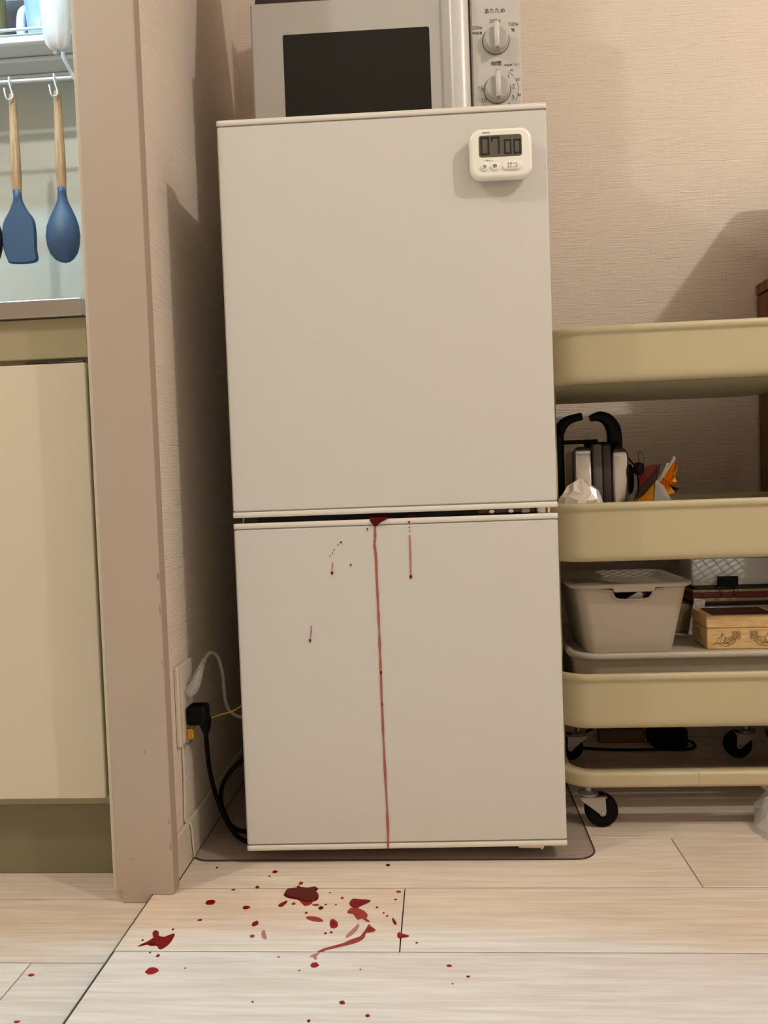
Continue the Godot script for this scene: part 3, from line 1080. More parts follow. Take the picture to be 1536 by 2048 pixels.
func notched_bin(t: Node3D) -> void:
	var w := .0915
	var d := .0925
	var h := .1120
	var tap := .020
	var st := new_st()
	# walls as a ring of upright strips, the rim cut down in the middle of the front
	var rows := []
	for k in 9:
		rows.append(float(k) / 8)
	var base := ring(Vector3.ZERO, w - tap, d - tap, .018, 6)
	var top := ring(Vector3(0, h, 0), w, d, .020, 6)
	# refine the front edge so that the notch has a shape of its own
	var n := base.size()
	var lo := PackedVector3Array()
	var hi := PackedVector3Array()
	for i in n:
		var j := (i + 1) % n
		lo.append(base[i])
		hi.append(top[i])
		if base[i].z > 0 and base[j].z > 0 and absf(base[i].z - base[j].z) < .0001 and base[j].x - base[i].x > .02:
			for x in [-.0345, -.0335, -.031, -.027, -.021, -.010, 0.0, .010, .021, .027, .031, .0335, .0345]:
				lo.append(Vector3(x * .98, 0, base[i].z))
				hi.append(Vector3(x, h, top[i].z))
	var cut := func(p: Vector3) -> float:
		if p.z < d - .001:
			return 0.0
		var a := absf(p.x)
		if a >= .0345:
			return 0.0
		if a >= .0334:
			return .005
		if a >= .0305:
			return .0135
		if a >= .0265:
			return .0185
		if a >= .0205:
			return .0205
		return .0210
	var outer := [lo]
	var rim := PackedVector3Array()
	for i in lo.size():
		var c: float = cut.call(hi[i])
		rim.append(lo[i].lerp(hi[i], 1.0 - c / h))
	var mid := PackedVector3Array()
	for i in lo.size():
		mid.append(lo[i].lerp(rim[i], .05))
	outer.append(mid)
	var up2 := PackedVector3Array()
	for i in lo.size():
		up2.append(lo[i].lerp(rim[i], .95))
	outer.append(up2)
	outer.append(rim)
	# turned edge and inner wall
	var lip := PackedVector3Array()
	var inn := PackedVector3Array()
	var inb := PackedVector3Array()
	for i in lo.size():
		var flat := Vector3(rim[i].x, 0, rim[i].z).normalized()
		lip.append(rim[i] + Vector3(0, .0008, 0) - flat * .0012)
		inn.append(rim[i] - flat * .0028)
		inb.append(lo[i] - Vector3(lo[i].x, 0, lo[i].z).normalized() * .003 + Vector3(0, .003, 0))
	outer.append(lip)
	outer.append(inn)
	outer.append(inb)
	loft(st, outer, true, true)
	var body := obj("body", st, M.bin, t)
	# rolled bead along the rim and round the opening
	st = new_st()
	var bead := []
	for i in rim.size():
		var flat := Vector3(rim[i].x, 0, rim[i].z).normalized()
		bead.append(rim[i] + flat * .0012 + Vector3(0, -.0005, 0))
	bead.append(bead[0])
	tube(st, bead, .0021, 6, false)
	obj("rim", st, M.bin, body)
	# lid with a raised border and a tongue above the opening
	st = new_st()
	var L := []
	for p in [[.001, h - .001], [-.0075, h - .001], [-.0095, h + .0008], [-.0100, h + .0032], [-.0090, h + .0055], [-.0062, h + .0066], [-.003, h + .0062], [.004, h + .0015], [.012, h - .0045], [.015, h - .0055], [.018, h - .0056]]:
		L.append(ring(Vector3(0, p[1], 0), w - p[0], d - p[0], .024 - p[0], 7))
	loft(st, L, false, true)
	var lid := obj("lid", st, M.bin, t)
	st = new_st()
	extrude(st, plain_poly([[-.036, h + .003], [-.031, h - .0072], [.031, h - .0072], [.036, h + .003], [.031, h + .0062], [-.031, h + .0062]]), d - .004, d + .0095, .0012)
	obj("lid_tongue", st, M.bin, lid)

func wooden_box(at: Vector3) -> void:
	var t := thing("wooden_box", "small pale wooden box with burnt flower drawings, on the wide bin", "box", at, -.035)
	var st := new_st()
	cbox(st, Vector3(-.060, 0, -.045), Vector3(.062, .0345, .045), .0012)
	obj("body", st, M.box_wood, t)
	st = new_st()
	cbox(st, Vector3(-.0605, .0352, -.0455), Vector3(.0625, .0555, .0455), .0016)
	var lid := obj("lid", st, M.box_wood, t)
	st = new_st()
	cbox(st, Vector3(-.048, .0556, -.034), Vector3(.050, .0568, .034), .0005)
	obj("lid_panel", st, M.burnt, lid)
	st = new_st()
	for s in [[-.0295, 1.0], [.0315, -1.0]]:
		sprig(st, s[0], .017, .0457, s[1])
	obj("flower_drawing", st, M.burnt, t)
	st = new_st()
	# a sprig on the left end as well
	for p in [[[.012, .008], [.004, .014], [-.002, .024]], [[.004, .014], [.012, .02]], [[-.002, .024], [-.01, .028], [-.012, .02], [-.004, .018]], [[.0, .02], [.008, .028]]]:
		for i in p.size() - 1:
			var a := Vector3(-.0603, p[i][1], p[i][0])
			var b := Vector3(-.0603, p[i + 1][1], p[i + 1][0])
			var d := (b - a).normalized()
			var nn := Vector3(0, -d.z, d.y) * .0004
			qd(st, a - nn, a + nn, b + nn, b - nn)
	obj("flower_drawing", st, M.burnt, t)

func sprig(st: SurfaceTool, x: float, y: float, z: float, s: float) -> void:
	var w := .0006
	var line := func(p: Array) -> void:
		var q := []
		for a in p:
			q.append([x + s * a[0], y + a[1]])
		stroke(st, q, w, z)
	# flower: four petals with eyes
	for k in 4:
		var cx := .0165 + .0047 * cos(PI / 4 + k * PI / 2)
		var cy := .0065 + .0047 * sin(PI / 4 + k * PI / 2)
		for r in [.0034, .0012]:
			var p := []
			for i in 10:
				p.append([cx + r * cos(TAU * i / 9), cy + r * sin(TAU * i / 9)])
			line.call(p)
	# leaves and stalk
	line.call([[-.022, -.009], [-.012, -.006], [0.0, -.0075], [.006, -.006], [.010, -.001], [.013, .003]])
	line.call([[-.016, -.0075], [-.013, .001], [-.008, .004], [-.006, .010], [-.001, .003], [-.002, -.004], [-.006, -.007]])
	line.call([[-.010, -.006], [-.007, -.001], [-.006, .008]])
	line.call([[-.006, -.007], [0.0, .002], [.009, .004], [.006, -.003], [-.002, -.0075]])
	line.call([[-.002, -.006], [.006, .002]])
	line.call([[-.012, -.008], [-.002, -.012], [.006, -.010], [.002, -.0065]])
	line.call([[.010, -.001], [.012, -.006], [.009, -.009], [.007, -.007]])
	line.call([[.0155, .001], [.015, -.004], [.013, -.005]])

func stack_at_back(base: float) -> void:
	# flat clear pouch, files, a block of paper and a clip at the back of the bottom tier
	var z := -.365
	var pouch := thing("clear_pouch", "clear plastic pouch holding dark things under the files behind the wooden box", "pouch", Vector3(.842, base + .001, z))
	var st := new_st()
	rbox(st, Vector3(-.060, 0, -.04), Vector3(.060, .046, .03), .010, .008)
	obj("contents", st, mat(Color(.07, .07, .085), .35), pouch)
	st = new_st()
	var l := []
	for p in [[0.0, .070, .034], [.02, .074, .036], [.046, .072, .034], [.049, .066, .03]]:
		var lp := ring(Vector3(0, p[0], 0), p[1], p[2], .012)
		for i in lp.size():
			lp[i] += Vector3(rng.randf_range(-.002, .002), 0, rng.randf_range(-.002, .002))
		l.append(lp)
	loft(st, l)
	obj("film", st, M.film, pouch)
	var y := base + .0515
	var k := 0
	for f in [[Color(.05, .04, .04), .006, "black", "lowest", 0.0], [Color(.62, .55, .42), .007, "cream", "second from the bottom", .002], [Color(.42, .13, .06), .010, "red-brown", "in the middle", .0], [Color(.62, .54, .42), .006, "pale", "just under the top one", .001], [Color(.05, .04, .04), .006, "black", "topmost", .003]]:
		var b := thing("file_folder", "%s flat file, %s of the stack behind the wooden box" % [f[2], f[3]], "file", Vector3(.842 + f[4], y, z), 0, "flat files stacked at the back of the bottom tier")
		st = new_st()
		cbox(st, Vector3(-.078, 0, -.055), Vector3(.078, f[1] - .0004, .035), .0012)
		obj("cover", st, mat(f[0], .55), b)
		y += f[1]
		k += 1
	var p := thing("paper_block", "thick pale block of paper on the flat files under the middle tray", "paper", Vector3(.842, y, z - .005))
	st = new_st()
	rbox(st, Vector3(-.078, 0, -.045), Vector3(.078, .050, .036), .006, .004)
	obj("sheets", st, M.paper_white, p)
	var c := thing("binder_clip", "dark binder clip on the front of the pale paper block", "clip", Vector3(.826, y - .002, z + .036))
	st = new_st()
	cbox(st, Vector3(-.018, .002, 0), Vector3(.018, .020, .006), .001)
	obj("spring", st, M.black, c)
	st = new_st()
	for s in [-1.0, 1.0]:
		tube(st, curve([Vector3(s * .015, .004, .005), Vector3(s * .016, -.006, .007), Vector3(s * .012, -.016, .006), Vector3(s * .010, -.004, .006)]), .0008, 5)
	obj("wire_arms", st, M.dark_metal, c)
	var card := thing("white_card", "white card leaning beside the small bin behind the wooden box", "card", Vector3(.766, base + .0006, -.322), 0.25)
	st = new_st()
	extrude(st, plain_poly([[-.016, .0], [.012, -.0], [.020, .062], [-.002, .066]]), 0, .0012, .0003)
	obj("sheet", st, M.paper_white, card)
	var sl := thing("cardboard_sleeve", "dim brown cardboard sleeve standing behind the small bin", "cardboard", Vector3(.735, base + .0006, -.352))
	st = new_st()
	cbox(st, Vector3(-.030, 0, -.012), Vector3(.034, .052, .012), .002)
	obj("sleeve", st, mat(Color(.55, .46, .33), .7), sl)

func upper_goods() -> void:
	var fy := .4368
	# upright appliance with silver shells and two black hooked handles
	var t := thing("sandwich_press", "silver and black appliance standing on edge with two curved black handles", "appliance", Vector3(.586, fy, -.262))
	var st := new_st()
	rbox(st, Vector3(-.0475, 0.0, -.055), Vector3(-.0155, .1835, .040), .0065, .012, 5)
	obj("left_shell", st, M.steel, t)
	st = new_st()
	rbox(st, Vector3(.0155, 0.0, -.055), Vector3(.0460, .181, .040), .0085, .016, 5)
	obj("right_shell", st, M.steel, t)
	st = new_st()
	rbox(st, Vector3(-.0156, 0, -.05), Vector3(.0005, .187, .042), .004, .004)
	obj("dark_band", st, M.grey_plastic, t)
	st = new_st()
	rbox(st, Vector3(.0002, 0, -.05), Vector3(.0160, .186, .040), .004, .004)
	obj("brown_band", st, mat(Color(.17, .13, .10), .4), t)
	# handles
	st = new_st()
	flat_hook(st, [Vector2(-.069, 0), Vector2(-.069, .190), Vector2(-.066, .212), Vector2(-.055, .228), Vector2(-.040, .2345), Vector2(-.026, .2375)], [.011, .0105, .0095, .0085, .0070, .0062], .024)
	rbox(st, Vector3(-.060, .190, -.012), Vector3(.000, .1965, .012), .002, .002)
	obj("handle", st, M.black, t)
	st = new_st()
	flat_hook(st, [Vector2(.030, .170), Vector2(.030, .198), Vector2(.0275, .216), Vector2(.018, .2305), Vector2(.004, .2365), Vector2(-.010, .2335)], [.0115, .0115, .011, .0095, .008, .0055], .024)
	obj("handle", st, M.black, t)
	st = new_st()
	rbox(st, Vector3(-.020, .1845, -.02), Vector3(.034, .191, .02), .003, .003)
	obj("hinge_cap", st, M.black, t)
	st = new_st()
	var l := []
	for p in [[.046, .020], [.056, .022], [.058, .019]]:
		var c := PackedVector3Array()
		for i in 20:
			c.append(Vector3(p[0], .125 + p[1] * 1.2 * cos(TAU * i / 20), .0 - p[1] * sin(TAU * i / 20)))
		l.append(c)
	loft(st, l)
	obj("side_knob", st, M.black, t)
	st = new_st()
	tube(st, curve([Vector3(.046, .172, .0), Vector3(.056, .156, .006), Vector3(.066, .142, .004), Vector3(.069, .105, .0), Vector3(.062, .06, -.01)]), .0014, 6)
	obj("cable", st, M.black, t)

	# crumpled wrapper left of it
	var b := thing("plastic_wrapper", "crumpled pale plastic wrapper in front of the silver appliance", "wrapper", Vector3(.5365, fy, -.180))
	st = new_st()
	crumple(st, [[0, .030, .022], [.03, .039, .024], [.060, .040, .025], [.080, .038, .024], [.096, .035, .022], [.108, .028, .017], [.118, .017, .011], [.125, .007, .004]], 15, .0055, .004)
	obj("crumpled_film", st, M.wrap, b)

	# opened snack bag of gold foil
	var s := thing("snack_bag", "opened gold foil snack bag with red and white print", "snack bag", Vector3(.665, fy, -.225))
	st = new_st()
	facet(st, [[-.034, 0, .02], [.002, 0, .028], [.002, .085, .026], [-.026, .105, .02], [-.036, .070, .016]], .004)
	facet(st, [[-.031, .088, .0285], [-.020, .112, .029], [.013, .150, .026], [.006, .124, .031], [-.018, .098, .031]], .003)
	obj("back_panel", st, M.foil_brown, s)
	st = new_st()
	facet(st, [[-.022, .098, .018], [-.018, .143, .012], [.012, .150, .012], [.004, .120, .022]], .004)
	obj("red_panel", st, M.foil_red, s)
	st = new_st()
	facet(st, [[-.036, .080, .026], [-.030, .092, .027], [.006, .126, .030], [.004, .100, .032], [-.012, .075, .034]], .003)
	obj("gold_side", st, M.gold, s)
	st = new_st()
	facet(st, [[-.004, .112, .030], [.032, .155, .026], [.036, .162, .022], [.038, .157, .025], [.010, .120, .034]], .003)
	facet(st, [[-.004, .080, .036], [.002, .122, .037], [.014, .112, .036], [.026, .090, .034], [.028, .080, .033]], .003)
	facet(st, [[.000, .108, .035], [.022, .150, .030], [.026, .150, .028], [.006, .116, .036]], .002)
	obj("white_panel", st, M.paper_white, s)
	st = new_st()
	var rim := [[.004, .118, .030], [.012, .130, .033], [.020, .137, .029], [.030, .150, .027], [.038, .155, .020], [.041, .140, .024], [.038, .128, .016], [.039, .117, .022], [.026, .113, .032], [.036, .108, .026], [.045, .1065, .018], [.034, .100, .030], [.024, .097, .025], [.016, .106, .034]]
	var cc := Vector3(.024, .122, .012)
	for i in rim.size():
		var p0 := Vector3(rim[i][0], rim[i][1], rim[i][2])
		var j := (i + 1) % rim.size()
		var p1 := Vector3(rim[j][0], rim[j][1], rim[j][2])
		tri(st, cc, p0, p1)
		tri(st, cc - Vector3(0, 0, .002), p1, p0)
	obj("gold_lining", st, M.gold, s)
	var k := thing("black_clip", "small black binder clip with wire arms on the snack bag", "clip", Vector3(.647, fy + .143, -.214), .2)
	st = new_st()
	extrude(st, plain_poly([[-.011, -.002], [-.003, .010], [.004, .007], [.004, -.006], [-.004, -.011]]), -.009, .009, .0008)
	obj("spring", st, M.black, k)
	st = new_st()
	tube(st, curve([Vector3(.003, -.004, .004), Vector3(.006, .012, .004), Vector3(.003, .026, .003), Vector3(.000, .028, .0), Vector3(-.001, .020, -.003), Vector3(.003, .002, -.004)]), .0007, 5)
	obj("wire_arms", st, M.dark_metal, k)

func facet(st: SurfaceTool, pts: Array, th: float) -> void:
	var n := pts.size()
	var c := Vector3.ZERO
	var v := []
	for p in pts:
		v.append(Vector3(p[0], p[1], p[2]))
		c += v[-1]
	c = c / n + Vector3(0, 0, th * .6)
	for i in n:
		var j := (i + 1) % n
		tri(st, c, v[i], v[j])
		tri(st, c, v[j], v[i])
		var back := Vector3(0, 0, -th)
		tri(st, c + 2.0 * back, v[j] + back, v[i] + back)

func crumple(st: SurfaceTool, prof: Array, n: int, jit: float, lean: float) -> void:
	var loops := []
	for p in prof:
		var l := circle(Vector3(lean * p[0] / .1, p[0], 0), p[1], p[2], n)
		for i in n:
			l[i] += Vector3(rng.randf_range(-jit, jit), rng.randf_range(-jit, jit) * (0.0 if p[0] == 0 else 1.0), rng.randf_range(-jit, jit))
		loops.append(l)
	loft(st, loops, true, true, false)

# a flat bar of given half widths following a path in the xy plane
func flat_hook(st: SurfaceTool, path: Array, half: Array, depth: float) -> void:
	var pts := []
	var hw := []
	for i in path.size() - 1:
		for k in 5:
			var a: Vector2 = path[maxi(i - 1, 0)]
			var b: Vector2 = path[i]
			var c: Vector2 = path[i + 1]
			var d: Vector2 = path[mini(i + 2, path.size() - 1)]
			pts.append(b.cubic_interpolate(c, a, d, k / 5.0))
			hw.append(lerpf(half[i], half[i + 1], k / 5.0))
	pts.append(path[-1])
	hw.append(half[-1])
	var loops := []
	for i in pts.size():
		var dir: Vector2 = (pts[mini(i + 1, pts.size() - 1)] - pts[maxi(i - 1, 0)]).normalized()
		var s := Vector2(-dir.y, dir.x)
		var l := PackedVector3Array()
		var e := .3
		for q in [[-1.0, .5 - .14], [-1.0 + e, .5], [1.0 - e, .5], [1.0, .5 - .14], [1.0, -.5 + .14], [1.0 - e, -.5], [-1.0 + e, -.5], [-1.0, -.5 + .14]]:
			var x: Vector2 = pts[i] + s * q[0] * hw[i]
			l.append(Vector3(x.x, x.y, q[1] * depth))
		loops.append(l)
	loft(st, loops)

func under_cart() -> void:
	var t := thing("black_adapter", "black box-shaped power adapter lying in the shade under the cart", "adapter", Vector3(.765, .0005, -.535), .15)
	var st := new_st()
	rbox(st, Vector3(-.034, 0, -.03), Vector3(.036, .040, .03), .008, .006)
	obj("case", st, M.black, t)
	st = new_st()
	tube(st, curve([Vector3(.030, .012, -.0), Vector3(.05, .006, .01), Vector3(.045, .004, .035), Vector3(.02, .0035, .045), Vector3(-.03, .0035, .035), Vector3(-.12, .0035, .02), Vector3(-.20, .0035, -.01)]), .003, 6)
	obj("cable", st, M.black, t)
	var c := thing("cardboard_piece", "flat brown cardboard piece on the floor at the wall under the cart", "cardboard", Vector3(.69, .0005, -.562))
	obj("sheet", box(Vector3(-.06, 0, -.012), Vector3(.035, .026, .012), .001), mat(Color(.42, .33, .22), .7), c)
	var k := thing("black_cable", "black cable curving over the floor behind the left rear caster", "cable", Vector3.ZERO)
	st = new_st()
	tube(st, curve([Vector3(.50, .0045, -.52), Vector3(.56, .010, -.535), Vector3(.60, .022, -.555), Vector3(.64, .045, -.575), Vector3(.66, .09, -.578)]), .004, 7)
	obj("lead", st, M.black, k)
	var p := thing("plastic_bag", "crumpled translucent plastic bag on the floor at the right edge", "plastic bag", Vector3(.832, .0005, -.110))
	st = new_st()
	crumple(st, [[0, .040, .070], [.012, .042, .074], [.030, .034, .058], [.050, .025, .04], [.062, .01, .016]], 20, .006, 0.0)
	var o := obj("crumpled_film", st, M.film, p)
	o.scale = Vector3.ONE

# ---------------------------------------------------------------- dish rack, utensils
func build_rack_and_utensils() -> void:
	var t := thing("dish_rack", "white wall-mounted dish rack with a hook rod over the worktop", "rack", Vector3.ZERO)
	obj("shelf_board", box(Vector3(-.95, 1.462, -.55), Vector3(-.366, 1.470, -.376), .001), M.shelf, t)
	obj("front_bar", box(Vector3(-.95, 1.447, -.377), Vector3(-.413, 1.4565, -.366), .0015), M.white, t)
	var st := new_st()
	cbox(st, Vector3(-.95, 1.4565, -.374), Vector3(-.421, 1.461, -.370), .001)
	tube(st, [Vector3(-.95, 1.4735, -.368), Vector3(-.421, 1.4735, -.368), Vector3(-.4205, 1.455, -.368)], .0028)
	obj("guard_rail", st, M.white, t)
	st = new_st()
	tube(st, [Vector3(-.95, 1.457, -.445), Vector3(-.372, 1.457, -.445)], .0045)
	tube(st, [Vector3(-.95, 1.458, -.51), Vector3(-.372, 1.458, -.51)], .0028)
	obj("under_rods", st, M.white, t)
	st = new_st()
	tube(st, [Vector3(-.95, 1.384, -.38), Vector3(-.362, 1.381, -.38)], .0032)
	obj("hook_rod", st, M.white, t)
	st = new_st()
	tube(st, [Vector3(-.392, 1.452, -.372), Vector3(-.381, 1.406, -.352), Vector3(-.377, 1.397, -.35), Vector3(-.352, 1.350, -.345), Vector3(-.345, 1.345, -.40), Vector3(-.345, 1.40, -.545)], .0038)
	tube(st, [Vector3(-.352, 1.350, -.345), Vector3(-.362, 1.381, -.38)], .003)
	obj("side_bracket", st, M.white, t)
	# three utensils on S-hooks
	utensil("spatula", "blue silicone spatula with a wooden handle, left of the blue spoon", Vector3(-.500, 1.376, -.38), "spatula", M.blue, "blue silicone utensils hanging from the rack rod")
	utensil("serving_spoon", "blue silicone spoon with a wooden handle, hanging next to the wall casing", Vector3(-.4095, 1.376, -.38), "spoon", M.blue, "blue silicone utensils hanging from the rack rod")
	utensil("ladle", "dark utensil at the left edge, mostly outside the picture", Vector3(-.5665, 1.376, -.38), "ladle", M.navy, "")
	# on the rack
	var c := thing("white_cup", "pale blue-white cup with a large loop handle on the dish rack", "cup", Vector3(-.462, 1.4704, -.455))
	st = new_st()
	loft(st, [circle(Vector3.ZERO, .026, .026), circle(Vector3(0, .003, 0), .030, .030), circle(Vector3(0, .10, 0), .038, .038), circle(Vector3(0, .10, 0), .036, .036), circle(Vector3(0, .006, 0), .027, .027)])
	obj("body", st, M.cup_in, c)
	st = new_st()
	flat_hook(st, [Vector2(-.024, .006), Vector2(-.044, .012), Vector2(-.050, .05), Vector2(-.046, .085), Vector2(-.030, .094)], [.006, .007, .0085, .008, .006], .014)
	obj("handle", st, M.cup, c)
	var j := thing("olive_bottle", "tall olive glass bottle at the left end of the dish rack", "bottle", Vector3(-.578, 1.4704, -.45))
	st = new_st()
	loft(st, [circle(Vector3(0, .012, 0), .034, .034), circle(Vector3(0, .014, 0), .0345, .0345), circle(Vector3(0, .16, 0), .0345, .0345), circle(Vector3(0, .19, 0), .012, .012), circle(Vector3(0, .23, 0), .012, .012)])
	obj("body", st, M.olive, j)
	st = new_st()
	loft(st, [circle(Vector3(0, 0, 0), .033, .033), circle(Vector3(0, .0125, 0), .0355, .0355)])
	obj("amber_base", st, M.amber, j)
	var gb := thing("grey_board", "grey-mauve board leaning at the back of the dish rack", "board", Vector3(-.50, 1.4704, -.535), 0)
	obj("panel", box(Vector3(-.10, 0, -.006), Vector3(.10, .16, .006), .004), mat(Color(.50, .46, .49), .5), gb)
	# hanging white bag
	var b := thing("white_bag", "white plastic bag hanging from the dish rack beside the wall casing", "bag", Vector3(-.376, 1.401, -.318))
	st = new_st()
	var L := []
	for p in [[-.0085, .004, .0045, -.003], [-.001, .0045, .005, -.003], [.0, .011, .007, .0], [.003, .0170, .010, .0005], [.010, .0215, .013, .0], [.028, .0255, .016, .0], [.10, .0310, .019, .0005], [.20, .037, .02, .001], [.21, .034, .018, .001]]:
		var l := circle(Vector3(p[3], p[0], 0), p[1], p[2], 28)
		for i in l.size():
			l[i].z += .002 * sin(i * 1.7 + p[0] * 30)
		L.append(l)
	loft(st, L)
	obj("film", st, M.bag_white, b)

func utensil(called: String, label: String, at: Vector3, kind: String, m: Material, group: String) -> void:
	var t := thing(called, label, "utensil", at, 0.0, group)
	# handle hangs from y -.020 to -.212
	var st := new_st()
	var loops := []
	for p in [[-.212, .0080], [-.208, .0088], [-.18, .0100], [-.13, .0097], [-.07, .0082], [-.03, .0072], [-.022, .0066], [-.018, .0050], [-.017, .0030]]:
		loops.append(circle(Vector3(.0, p[0], 0), p[1], p[1] * .78, 16))
	loft(st, loops)
	obj("handle", st, M.handle_wood, t)
	st = new_st()
	if kind == "spatula":
		# neck, then a flat blade
		var poly := smooth_poly([[-.0062, -.210], [.0062, -.210], [.0085, -.224], [.018, -.244], [.030, -.262], [.0335, -.285], [.0330, -.320], [.0310, -.345], [-.018, -.346], [-.026, -.338], [-.0330, -.315], [-.0345, -.290], [-.030, -.265], [-.018, -.245], [-.0085, -.224]], 4)
		extrude(st, poly, -.0035, .0045, .0025, true)
		loft(st, [circle(Vector3(0, -.232, .0), .0078, .0045, 16), circle(Vector3(0, -.222, 0), .0074, .0055, 16), circle(Vector3(0, -.205, 0), .0088, .0075, 16), circle(Vector3(0, -.2045, 0), .0075, .006, 16)])
	else:
		var L := []
		for p in [[-.3505, .002, .002, .0], [-.349, .010, .006, .001], [-.344, .019, .010, .003], [-.333, .0275, .0145, .004], [-.318, .0322, .018, .005], [-.300, .0340, .0195, .005], [-.280, .0318, .018, .004], [-.262, .0255, .0145, .002], [-.245, .0175, .010, .0], [-.230, .0105, .0075, .0], [-.215, .0082, .0070, .0], [-.205, .0086, .0075, .0], [-.2045, .0070, .006, .0]]:
			L.append(circle(Vector3(0, p[0], p[3]), p[1], p[2], 24))
		loft(st, L)
	obj("head", st, m, t)
	# S-hook of white wire: over the rod, down through the handle's end
	var h := thing("s_hook", {"spatula": "white wire hook carrying the blue spatula", "spoon": "white wire hook carrying the blue spoon", "ladle": "white wire hook carrying the dark utensil at the left edge"}[kind], "hook", at, 0.0, "white wire hooks on the rack rod")
	st = new_st()
	tube(st, curve([Vector3(-.004, .001, -.006), Vector3(-.004, .010, -.004), Vector3(-.0035, .0135, 0), Vector3(-.003, .010, .005), Vector3(-.001, -.005, .006), Vector3(.0035, -.022, .006), Vector3(.003, -.030, .008), Vector3(-.003, -.034, .012), Vector3(-.0055, -.030, .015), Vector3(-.0075, -.018, .015), Vector3(-.008, -.013, .0145)], 5), .0016, 7)
	obj("wire", st, M.white, h)

# ---------------------------------------------------------------- timer on the fridge door
func build_timer() -> void:
	var t := thing("kitchen_timer", "white digital kitchen timer reading 07 00 on the refrigerator door", "timer", Vector3.ZERO, FRIDGE_TURN)
	var cx := .4105
	var cy := 1.0315
	var st := new_st()
	var L := []
	for p in [[.0005, .034, .028, .010], [.008, .036, .030, .012], [.0085, .0435, .0345, .016], [.0105, .0442, .0352, .0165], [.0165, .0442, .0352, .0165], [.0190, .0436, .0346, .0160], [.0206, .0420, .0330, .0145], [.0212, .0395, .0305, .012]]:
		var l := PackedVector3Array()
		for q in ring(Vector3.ZERO, p[1], p[2], p[3], 6):
			l.append(Vector3(cx + q.x, cy - q.z, p[0]))
		L.append(l)
	loft(st, L)
	var body := obj("case", st, M.timer, t)
	st = new_st()
	rbox_front(st, .3790, .4405, 1.0255, 1.0570, .0216, .0045)
	var scr := obj("screen", st, M.lcd, t)
	# digits
	st = new_st()
	var z := .0219
	digit(st, "0", .3818, 1.0290, .0125, .0252, .0026, z)
	digit(st, "7", .3968, 1.0290, .0122, .0252, .0026, z)
	digit(st, "0", .4150, 1.0290, .0105, .0205, .0024, z)
	digit(st, "0", .4282, 1.0290, .0105, .0205, .0024, z)
	obj("digits", st, M.lcd_digit, scr)
	for b in [[.3868, .0058, .0], [.4015, .0058, .0], [.4258, .0058, .0078]]:
		st = new_st()
		L = []
		for p in [[.0195, 1.0], [.0222, 1.0], [.0232, .90], [.0236, .72]]:
			var l := PackedVector3Array()
			for q in ring(Vector3.ZERO, b[2] + b[1] * p[1], b[1] * p[1], b[1] * p[1], 7):
				l.append(Vector3(b[0] + q.x, 1.0125 - q.z, p[0]))
			L.append(l)
		loft(st, L)
		var o := obj("button", st, M.timer, t)
		st = new_st()
		if b[2] > 0:
			kana(st, "スタート", b[0], 1.0149, .0035, .02375, .0005)
			kana(st, "ストップ", b[0], 1.0104, .0035, .02375, .0005)
		else:
			kana(st, "分" if b[0] < .39 else "秒", b[0], 1.0125, .0058, .02375, .0007)
		obj("button_print", st, M.print_dark, o)
	st = new_st()
	kana(st, "ーリセットー", .3925, 1.0215, .0022, .02135, .00035)
	obj("case_print", st, M.print_dark, body)
	latin("DRETEC", .0022, M.print_dark, body, Vector3(.3905, 1.0602, .0213))

func digit(st: SurfaceTool, d: String, x: float, y: float, w: float, h: float, s: float, z: float) -> void:
	var seg := {"0": "abcdef", "7": "abcf"}[d] as String
	var g := s * .35
	var m := y + h / 2
	var R := {"a": [[x + g, y + h - s / 2], [x + w - g, y + h - s / 2]], "d": [[x + g, y + s / 2], [x + w - g, y + s / 2]],
		"f": [[x + s / 2, m + g], [x + s / 2, y + h - g - s * .3]], "b": [[x + w - s / 2, m + g], [x + w - s / 2, y + h - g - s * .3]],
		"e": [[x + s / 2, y + g + s * .3], [x + s / 2, m - g]], "c": [[x + w - s / 2, y + g + s * .3], [x + w - s / 2, m - g]]}
	for k in seg:
		if d == "7" and k == "f":
			stroke(st, [[x + s / 2, y + h * .78], [x + s / 2, y + h - g - s * .3]], s, z)
			continue
		stroke(st, R[k], s, z)

